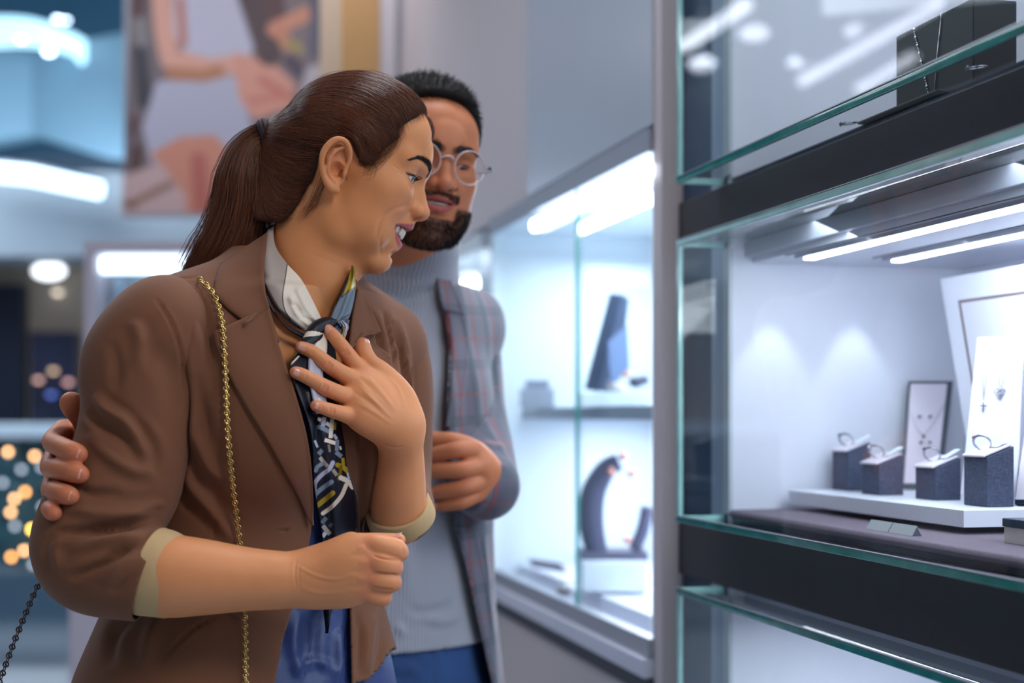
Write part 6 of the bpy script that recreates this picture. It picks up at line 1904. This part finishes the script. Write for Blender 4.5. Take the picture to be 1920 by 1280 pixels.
M['padwhite'] = mat('white_leatherette_pad', (206, 198, 212), .55, bump=.3, bump_scale=700)
M['silver'] = mat('ring_silver', (150, 152, 164), .18, metal=1)
M['tag'] = mat('price_tag', (214, 228, 236), .35)
M['stone'] = mat('clear_stone', (236, 238, 246), .02, spec=1, coat=1)
M['ruby'] = mat('red_stone', (120, 16, 46), .08, spec=1, coat=1)
M['sapph'] = mat('dark_stone', (60, 62, 86), .08, spec=1, coat=1)
M['navyedge'] = mat('navy_frame', (38, 54, 72), .4)
M['blackbox'] = mat('black_velvet', (12, 14, 24), .7, sheen=.2)

pad = wbox('display_pad', M['pad'], None, T0, 1.908, .060, .405, 1.1318, 1.1425, bevel=.005)
tag(pad, 'long mauve suede pad covering the middle shelf of the near showcase', 'display pad')
plat = thing('display_platform', W(1.68, .24, 1.1425), 'white lacquered slab platform carrying four linen ring blocks', 'display platform')
wbox('top_slab', M['white'], plat, 1.48, 1.895, .143, .36, 1.150, 1.1685, bevel=.0006)
wbox('foot', M['bead'], plat, 1.52, 1.86, .175, .34, 1.1427, 1.1499)
lab = thing('shelf_label', W(1.57, .09, 1.1425), 'small grey metal tent label, further of the pair on the mauve pad', 'label', 'metal tent labels on the pad')
def tent(par, t0, t1, s0, s1, z0, z1):
    sm = (s0 + s1) / 2; mb = MB()
    mb.add([W(t0, s0, z0), W(t0, s1, z0), W(t0, sm, z1), W(t1, s0, z0), W(t1, s1, z0), W(t1, sm, z1)], [(0, 2, 1), (3, 4, 5), (0, 3, 5, 2), (1, 2, 5, 4), (0, 1, 4, 3)])
    f_ = mb.build('plate', mat('label_plate', (170, 172, 176), .35, metal=.3), par)
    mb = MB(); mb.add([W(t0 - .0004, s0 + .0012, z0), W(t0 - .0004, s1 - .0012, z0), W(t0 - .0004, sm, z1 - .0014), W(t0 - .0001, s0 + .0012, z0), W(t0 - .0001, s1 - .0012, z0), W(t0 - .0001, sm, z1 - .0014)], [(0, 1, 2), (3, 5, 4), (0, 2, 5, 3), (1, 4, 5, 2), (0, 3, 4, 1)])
    mb.build('open_end', M['bead'], par)  # dark plate over the solid tent's end, painted as its shaded hollow
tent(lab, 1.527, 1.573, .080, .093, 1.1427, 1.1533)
lab2 = thing('shelf_label', W(1.50, .09, 1.1425), 'small grey metal tent label, nearer of the pair on the mauve pad', 'label', 'metal tent labels on the pad')
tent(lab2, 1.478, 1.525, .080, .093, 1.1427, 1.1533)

def block(t, s, h, desc, stone, g='linen ring blocks on the white platform'):
    o = thing('ring_block', W(t + .02, s + .018, 1.169), desc, 'ring stand', g)
    z0 = 1.1688; dt, ds, rise = .045, .034, .0125
    mb = MB().hexa([W(t + dt, s, z0), W(t, s, z0), W(t, s + ds, z0), W(t + dt, s + ds, z0), W(t + dt, s, z0 + h), W(t, s, z0 + h), W(t, s + ds, z0 + h + rise), W(t + dt, s + ds, z0 + h + rise)])
    mb.build('block', M['linen'], o, bevel=.0012)
    sl = rise / ds; e = .0035
    def top(tt, ss, up): return W(tt, ss, z0 + h + (ss - s) * sl + up)
    mb = MB().hexa([top(t + dt - .002, s - e, .0012), top(t + .001, s - e, .0012), top(t + .001, s + ds - .003, .0012), top(t + dt - .002, s + ds - .003, .0012),
                    top(t + dt - .002, s - e, .0038), top(t + .001, s - e, .0038), top(t + .001, s + ds - .003, .0038), top(t + dt - .002, s + ds - .003, .0038)])
    mb.build('cushion', M['padwhite'], o, bevel=.0008)
    mb = MB().hexa([top(t + .018, s + .017, .0048), top(t + .006, s + .017, .0048), top(t + .004, s + .036, .0085), top(t + .016, s + .036, .0085),
                    top(t + .018, s + .017, .0056), top(t + .006, s + .017, .0056), top(t + .004, s + .036, .0093), top(t + .016, s + .036, .0093)])
    tg = mb.build('price_tag', M['tag'], o)
    # the ring rests in the slot of the cushion
    r = thing('finger_ring', top(t + .022, s + .013, .004), desc.replace('grey blue linen block', 'silver ring').split(',')[0] + ' standing on it', 'ring', 'silver rings standing on the linen blocks')
    c = np.array(top(t + .024, s + .010, .0122)); ax1 = np.array([.18, .35, .0]); ax1 = np.array([-.80, .15, .58]); ax1 /= np.linalg.norm(ax1)
    ax2 = np.array([.30, -.74, .60]); ax2 -= ax1 * (ax1 @ ax2); ax2 /= np.linalg.norm(ax2); R0 = .0098
    pts = [c + ax1 * math.cos(a) * R0 + ax2 * math.sin(a) * R0 for a in np.linspace(0, 2 * math.pi, 49)[:-1]]
    MB().tube(pts, [.0012 + .0003 * math.cos(a) for a in np.linspace(0, 2 * math.pi, 49)[:-1]], 8, closed=True).build('band', M['silver'], r, smooth=True)
    hp = c + ax1 * (R0 + .0016)
    mb = MB()
    for k in range(6):
        a = k * math.pi / 3; d = ax2 * math.cos(a) + np.cross(ax1, ax2) * math.sin(a); mb.tube([c + ax1 * (R0 - .0004), hp + d * .0018 + ax1 * .0010], .00035, 5)
    mb.build('setting', M['silver'], r, smooth=True)
    mb = MB(); n3 = np.cross(ax1, ax2); V = []; 
    for rr, hh in ((.0008, -.0018), (.0027, .0004), (.0017, .0015)):
        for k in range(8):
            a = k * math.pi / 4; V.append(hp + (ax2 * math.cos(a) + n3 * math.sin(a)) * rr + ax1 * hh)
    F_ = [(i * 8 + k, i * 8 + (k + 1) % 8, (i + 1) * 8 + (k + 1) % 8, (i + 1) * 8 + k) for i in range(2) for k in range(8)] + [tuple(range(16, 24)), tuple(reversed(range(8)))]
    mb.add(V, F_); mb.build('stone', stone, r)
    return o, r
info = [(1.845, .205, .052, 'grey blue linen block furthest from the glass, tall, at the platform far end', M['sapph']), (1.745, .194, .0385, 'grey blue linen block, low one second from the platform far end', M['stone']),
        (1.636, .206, .0380, 'grey blue linen block, low one beside the tallest block', M['sapph']), (1.516, .195, .0545, 'grey blue linen block, tallest and nearest the platform near corner', M['ruby'])]
rl_ = ['silver ring on the far tall linen block', 'silver ring with open heart top on the second linen block', 'silver ring with clustered stones on the low third linen block', 'silver ring with a dark red stone on the nearest linen block']
for (t, s, h, d, st), rd in zip(info, rl_):
    o, r = block(t, s, h, d, st); r['label'] = rd

def slab(q, thick, name, m, par, bevel=0.0):
    """panel from four corners with real thickness backwards"""
    q = [np.array(p) for p in q]; n = np.cross(q[1] - q[0], q[3] - q[0]); n /= np.linalg.norm(n)
    if n @ (q[0] - np.array([0, 0, CAMZ])) < 0: n = -n
    b_ = [p + n * thick for p in q]
    mb = MB(); mb.add(q + b_, [(0, 1, 2, 3), (7, 6, 5, 4), (0, 4, 5, 1), (1, 5, 6, 2), (2, 6, 7, 3), (3, 7, 4, 0)])
    return mb.build(name, m, par, bevel=bevel)
def onq(q, u, v, lift=.0):
    q = [np.array(p) for p in q]; p = (q[0] * (1 - u) + q[1] * u) * (1 - v) + (q[3] * (1 - u) + q[2] * u) * v
    n = np.cross(q[1] - q[0], q[3] - q[0]); n /= np.linalg.norm(n)
    if n @ (q[0] - np.array([0, 0, CAMZ])) > 0: n = -n
    return p + n * lift
def fchain(q, pts, r, par, name='chain', beads=0, m=None):
    pp = [onq(q, u, v, .0012) for u, v in pts]; cc = catmull(pp, 40) if len(pp) > 2 else np.linspace(pp[0], pp[1], 40)
    mb = MB().tube(cc, r, 5)
    for k in range(0, 40, 2): mb.ball(cc[k], r * 1.9, 6, 4)
    return mb.build(name, m or M['silver'], par, smooth=True)

# pendant card
pcq = [W(1.898, .327, 1.3175), W(1.885, .387, 1.3175), W(1.848, .345, 1.169), W(1.860, .293, 1.169)]
pcd = thing('jewellery_card', W(1.86, .32, 1.169), 'narrow white padded card with navy frame, small earrings and a pendant, leaning behind the blocks', 'jewellery card')
slab(pcq, .006, 'frame', M['navyedge'], pcd)
inq = [onq(pcq, .03, .03, .003), onq(pcq, .86, .03, .003), onq(pcq, .86, .95, .003), onq(pcq, .03, .95, .003)]
slab(inq, .0028, 'cushion', M['padwhite'], pcd, bevel=.001)
for k, (u, v) in enumerate([(.30, .34), (.60, .34), (.40, .60), (.66, .60)]):
    e = thing('earring', onq(inq, u, v, .002), 'tiny silver stud earring pinned to the narrow white card', 'earring', 'stud earrings on the narrow card')
    mb = MB().ball(onq(inq, u, v, .0022), .0022, 10, 8); mb.build('stud', M['sapph'], e, smooth=True)
    mb = MB()
    for a in range(8): mb.ball(onq(inq, u + .055 * math.cos(a * .785), v + .017 * math.sin(a * .785), .0022), .0009, 6, 5)
    mb.build('halo', M['steel'], e, smooth=True)
pn_ = thing('necklace', onq(inq, .5, .5, .002), 'fine silver necklace in a V on the narrow white card', 'necklace')
fchain(inq, [(.04, .30), (.25, .46), (.46, .53)], .00030, pn_); fchain(inq, [(.96, .22), (.7, .42), (.46, .53)], .00030, pn_)
MB().ball(onq(inq, .46, .54, .0022), .0024, 10, 8).build('pendant', M['sapph'], pn_, smooth=True)

# large leaning frame
efq = [W(1.785, .304, 1.4485), W(1.46, .304, 1.4485), W(1.385, .300, 1.170), W(1.70, .300, 1.170)]
ef = thing('picture_frame', W(1.6, .30, 1.169), 'large blank white display frame leaning at the back of the showcase', 'frame')
slab(efq, .012, 'border', M['white'], ef, bevel=.0015)
iq = [onq(efq, .105, .115, .0008), onq(efq, .93, .115, .0008), onq(efq, .93, .9, .0008), onq(efq, .105, .9, .0008)]
slab(iq, .0006, 'inner_edge', mat('bronze_edge', (120, 104, 108), .4), ef)
iq2 = [onq(efq, .125, .130, .0014), onq(efq, .91, .130, .0014), onq(efq, .91, .885, .0014), onq(efq, .125, .885, .0014)]
slab(iq2, .0005, 'inner_board', M['whiteboard'], ef)

# necklace stand
nsq = [P(1832, 632, 1.675), P(1918, 628, 1.635), P(1906, 931, 1.60), P(1800, 926, 1.635)]
ns = thing('necklace_stand', P(1850, 925, 1.65), 'tall white sloping bust card with two fine necklaces beside the ruby ring block', 'necklace stand')
slab(nsq, .004, 'card', M['whiteboard'], ns, bevel=.001)
n1 = thing('necklace', onq(nsq, .3, .4, .002), 'fine silver necklace with a small cross pendant on the tall white card', 'necklace')
fchain(nsq, [(.05, .02), (.20, .22), (.28, .41)], .00042, n1); fchain(nsq, [(.32, .01), (.30, .22), (.28, .41)], .00042, n1)
cx = onq(nsq, .29, .45, .0018)
MB().box(cx[0] - .0009, cx[0] + .0009, cx[1] - .0008, cx[1] + .0008, cx[2] - .0065, cx[2] + .0050).box(cx[0] - .0042, cx[0] + .0042, cx[1] - .0008, cx[1] + .0008, cx[2] + .0004, cx[2] + .0024).build('cross_pendant', M['steel'], n1, bevel=.0003)
n2 = thing('necklace', onq(nsq, .6, .35, .002), 'fine silver necklace with a pave heart pendant on the tall white card', 'necklace')
fchain(nsq, [(.42, .01), (.52, .20), (.60, .345)], .00042, n2); fchain(nsq, [(.78, .01), (.70, .20), (.62, .345)], .00042, n2)
hc_ = onq(nsq, .61, .365, .0022); mb = MB()
for a in np.linspace(0, 2 * math.pi, 22)[:-1]:
    x = 16 * math.sin(a) ** 3; y = 13 * math.cos(a) - 5 * math.cos(2 * a) - 2 * math.cos(3 * a) - math.cos(4 * a); mb.ball(hc_ + np.array([x * .00040, 0, y * .00040]), .0011, 6, 5)
for a in np.linspace(0, 2 * math.pi, 14)[:-1]:
    x = 16 * math.sin(a) ** 3; y = 13 * math.cos(a) - 5 * math.cos(2 * a) - 2 * math.cos(3 * a) - math.cos(4 * a); mb.ball(hc_ + np.array([x * .00020, 0, y * .00020]), .0012, 6, 5)
mb.build('heart_pendant', mat('pave_stones', (150, 150, 164), .15, metal=.8), n2, smooth=True)

# card at the right edge
rq = [P(1920, 812, 1.625), P(2000, 806, 1.575), P(1985, 946, 1.54), P(1902, 944, 1.59)]
rc = thing('jewellery_card', P(1940, 930, 1.68), 'white card with thin navy frame at the photo edge beside the ruby ring block', 'jewellery card')
slab(rq, .006, 'frame', M['navyedge'], rc); slab([onq(rq, .05, .03, .003), onq(rq, .95, .03, .003), onq(rq, .95, .95, .003), onq(rq, .05, .95, .003)], .002, 'cushion', M['padwhite'], rc)
bx_ = thing('box', W(1.37, .16, 1.1425), 'small cream box with a dark lid on the mauve pad', 'box')
wbox('body', mat('cream_box', (206, 200, 196), .6), bx_, 1.30, 1.392, .132, .20, 1.1427, 1.1585)
wbox('lid', M['navyedge'], bx_, 1.299, 1.3935, .1305, .2015, 1.1586, 1.167, bevel=.001)

# upper bay
cb = thing('necklace_stand', W(1.48, .14, 1.5915), 'black velvet block carrying a necklace on the upper shelf', 'necklace stand')
MB2 = wbox('block', M['blackbox'], cb, 1.404, 1.552, .105, .155, 1.5917, 1.690, bevel=.0015)
n3_ = thing('necklace', W(1.50, .104, 1.66), 'silver necklace draped in a V over the black velvet block', 'necklace')
def fp_(u, v): return np.array(W(1.552 - .148 * u, .1040, 1.690 - .098 * v))
mb = MB(); cc = np.linspace(fp_(.26, .03), fp_(.50, .98), 30)
for k, p in enumerate(cc): mb.ball(p, .0011 if k % 3 else .0018, 6, 5)
mb.build('bead_chain', M['steel'], n3_, smooth=True)
MB().tube([fp_(.62, .0), fp_(.56, .5), fp_(.52, .98)], .0006, 6).build('fine_chain', M['steel'], n3_, smooth=True)
def lying_ring(c, desc, sz=.0088):
    r = thing('finger_ring', c, desc, 'ring', 'rings lying on the upper shelf'); c = np.array(c)
    a1 = np.array([.93, .2, .12]); a1 /= np.linalg.norm(a1); a2 = np.array([-.2, .95, .05]); a2 -= a1 * (a1 @ a2); a2 /= np.linalg.norm(a2)
    MB().tube([c + a1 * math.cos(a) * sz + a2 * math.sin(a) * sz for a in np.linspace(0, 2 * math.pi, 41)[:-1]], .0009, 8, closed=True).build('band', M['silver'], r, smooth=True)
    mb = MB(); hp = c - a1 * (sz + .0015)
    for k in range(9):
        an = k * .7; mb.ball(hp + np.array([0, math.cos(an) * .0022, math.sin(an) * .0022]), .0009, 6, 5)
    mb.ball(hp, .0019, 10, 8); mb.build('stone_cluster', M['sapph'], r, smooth=True)
lying_ring(P(1832, 127, 1.362), 'silver ring lying before the black velvet block')
lying_ring(P(1592, 231, 1.600), 'dark topped ring lying alone at the upper shelf edge')
tr = wbox('display_tray', M['blackbox'], None, 1.40, 1.56, .062, .100, 1.5917, 1.5945, bevel=.0008); tag(tr, 'flat black tray before the black velvet block', 'tray')

# ------------------------------------------------------------------ blurred goods in the second showcase
zs = 1.2855
def inb(name, m, px0, px1, py0, py1, Y, d, par, bevel=.002):
    return fbox(name, m, par, px0, px1, py0, py1, Y, d, bevel)
pl2 = inb('display_platform', M['white2'], 1088, 1216, 735, 761, 2.58, .12, None); tag(pl2, 'white block platform on the grey shelf of the second showcase', 'display platform')
st_ = thing('jewellery_stand', P(1150, 735, 2.6), 'tall dark blue wedge stand on the second showcase shelf', 'jewellery stand')
q = [P(1168, 552, 2.64), P(1180, 560, 2.66), P(1160, 734, 2.64), P(1120, 734, 2.62)]
slab(q, .03, 'wedge', mat('blue_stand', (52, 66, 96), .5), st_, bevel=.002)
slab([P(1140, 640, 2.57), P(1176, 610, 2.58), P(1180, 690, 2.58), P(1146, 720, 2.57)], .004, 'glossy_face', mat('blue_face', (110, 130, 170), .15), st_)
for k, (x, y, r_, c_) in enumerate([(1150, 722, .012, (226, 214, 214)), (1172, 700, .010, (224, 160, 130)), (1192, 716, .013, (64, 66, 88)), (1206, 712, .011, (90, 90, 110)), (1164, 728, .009, (236, 230, 236))]):
    o = MB().ball(P(x, y, 2.585), (r_, r_ * .7, r_ * .8), 14, 10).build('jewel_cushion', mat('cushion_%d' % k, c_, .4), None, smooth=True)
    tag(o, 'small rounded jewel cushion in the cluster on the white platform of the second showcase', 'cushion', 'cushions on the second showcase shelf')
gt = thing('display_tray', P(1010, 730, 2.8), 'grey ring tray standing on the second showcase shelf past the glass seam', 'tray')
inb('tray', mat('grey_tray', (150, 156, 172), .5), 975, 1040, 728, 764, 2.98, .06, gt); inb('ring_roll', mat('grey_roll', (128, 134, 156), .6), 985, 1030, 712, 728, 3.0, .03, gt)
ar = thing('necklace_bust', P(1145, 1035, 2.5), 'dark crescent necklace holder on the lower deck of the second showcase', 'necklace stand')
ap = [P(1120, 1040, 2.62), P(1108, 980, 2.62), P(1112, 925, 2.62), P(1136, 880, 2.62), P(1160, 866, 2.62)]
MB().tube(catmull(ap, 16), [.020 + .004 * math.sin(k * .3) for k in range(16)], 12).build('crescent', mat('slate_velvet', (74, 74, 100), .8), ar, smooth=True)
fb2 = inb('base', mat('slate_base', (90, 88, 112), .6), 1090, 1215, 1034, 1052, 2.60, .10, ar)
MB().tube(catmull([P(1190, 1030, 2.62), P(1206, 990, 2.62), P(1214, 950, 2.62)], 10), .012, 10).build('rest', mat('slate_velvet2', (84, 84, 110), .8), ar, smooth=True)
for k, (x, y) in enumerate([(1145, 884), (1184, 888), (1168, 856), (1176, 1012)]):
    o = MB().ball(P(x, y, 2.59), .0075, 12, 8).build('rose_gold_bead', glow('rose_glint', (255, 190, 170), 1.0) if False else mat('rose_gold', (236, 160, 140), .2, metal=.7), None, smooth=True)
    tag(o, 'round rose gold bead of the necklace on the dark crescent holder', 'bead', 'rose gold beads on the crescent holder')
wp = inb('display_platform', M['white2'], 1092, 1214, 1053, 1110, 2.57, .12, None); tag(wp, 'wide white block on the lower deck under the dark crescent holder', 'display platform')
tb = thing('display_tray', P(1000, 1060, 2.85), 'flat dark mauve tray on the lower deck near the lock', 'tray')
slab([P(990, 1046, 3.02), P(1052, 1056, 2.80), P(1056, 1070, 2.76), P(994, 1058, 2.98)], .01, 'tray', mat('mauve_tray', (128, 120, 142), .6), tb)
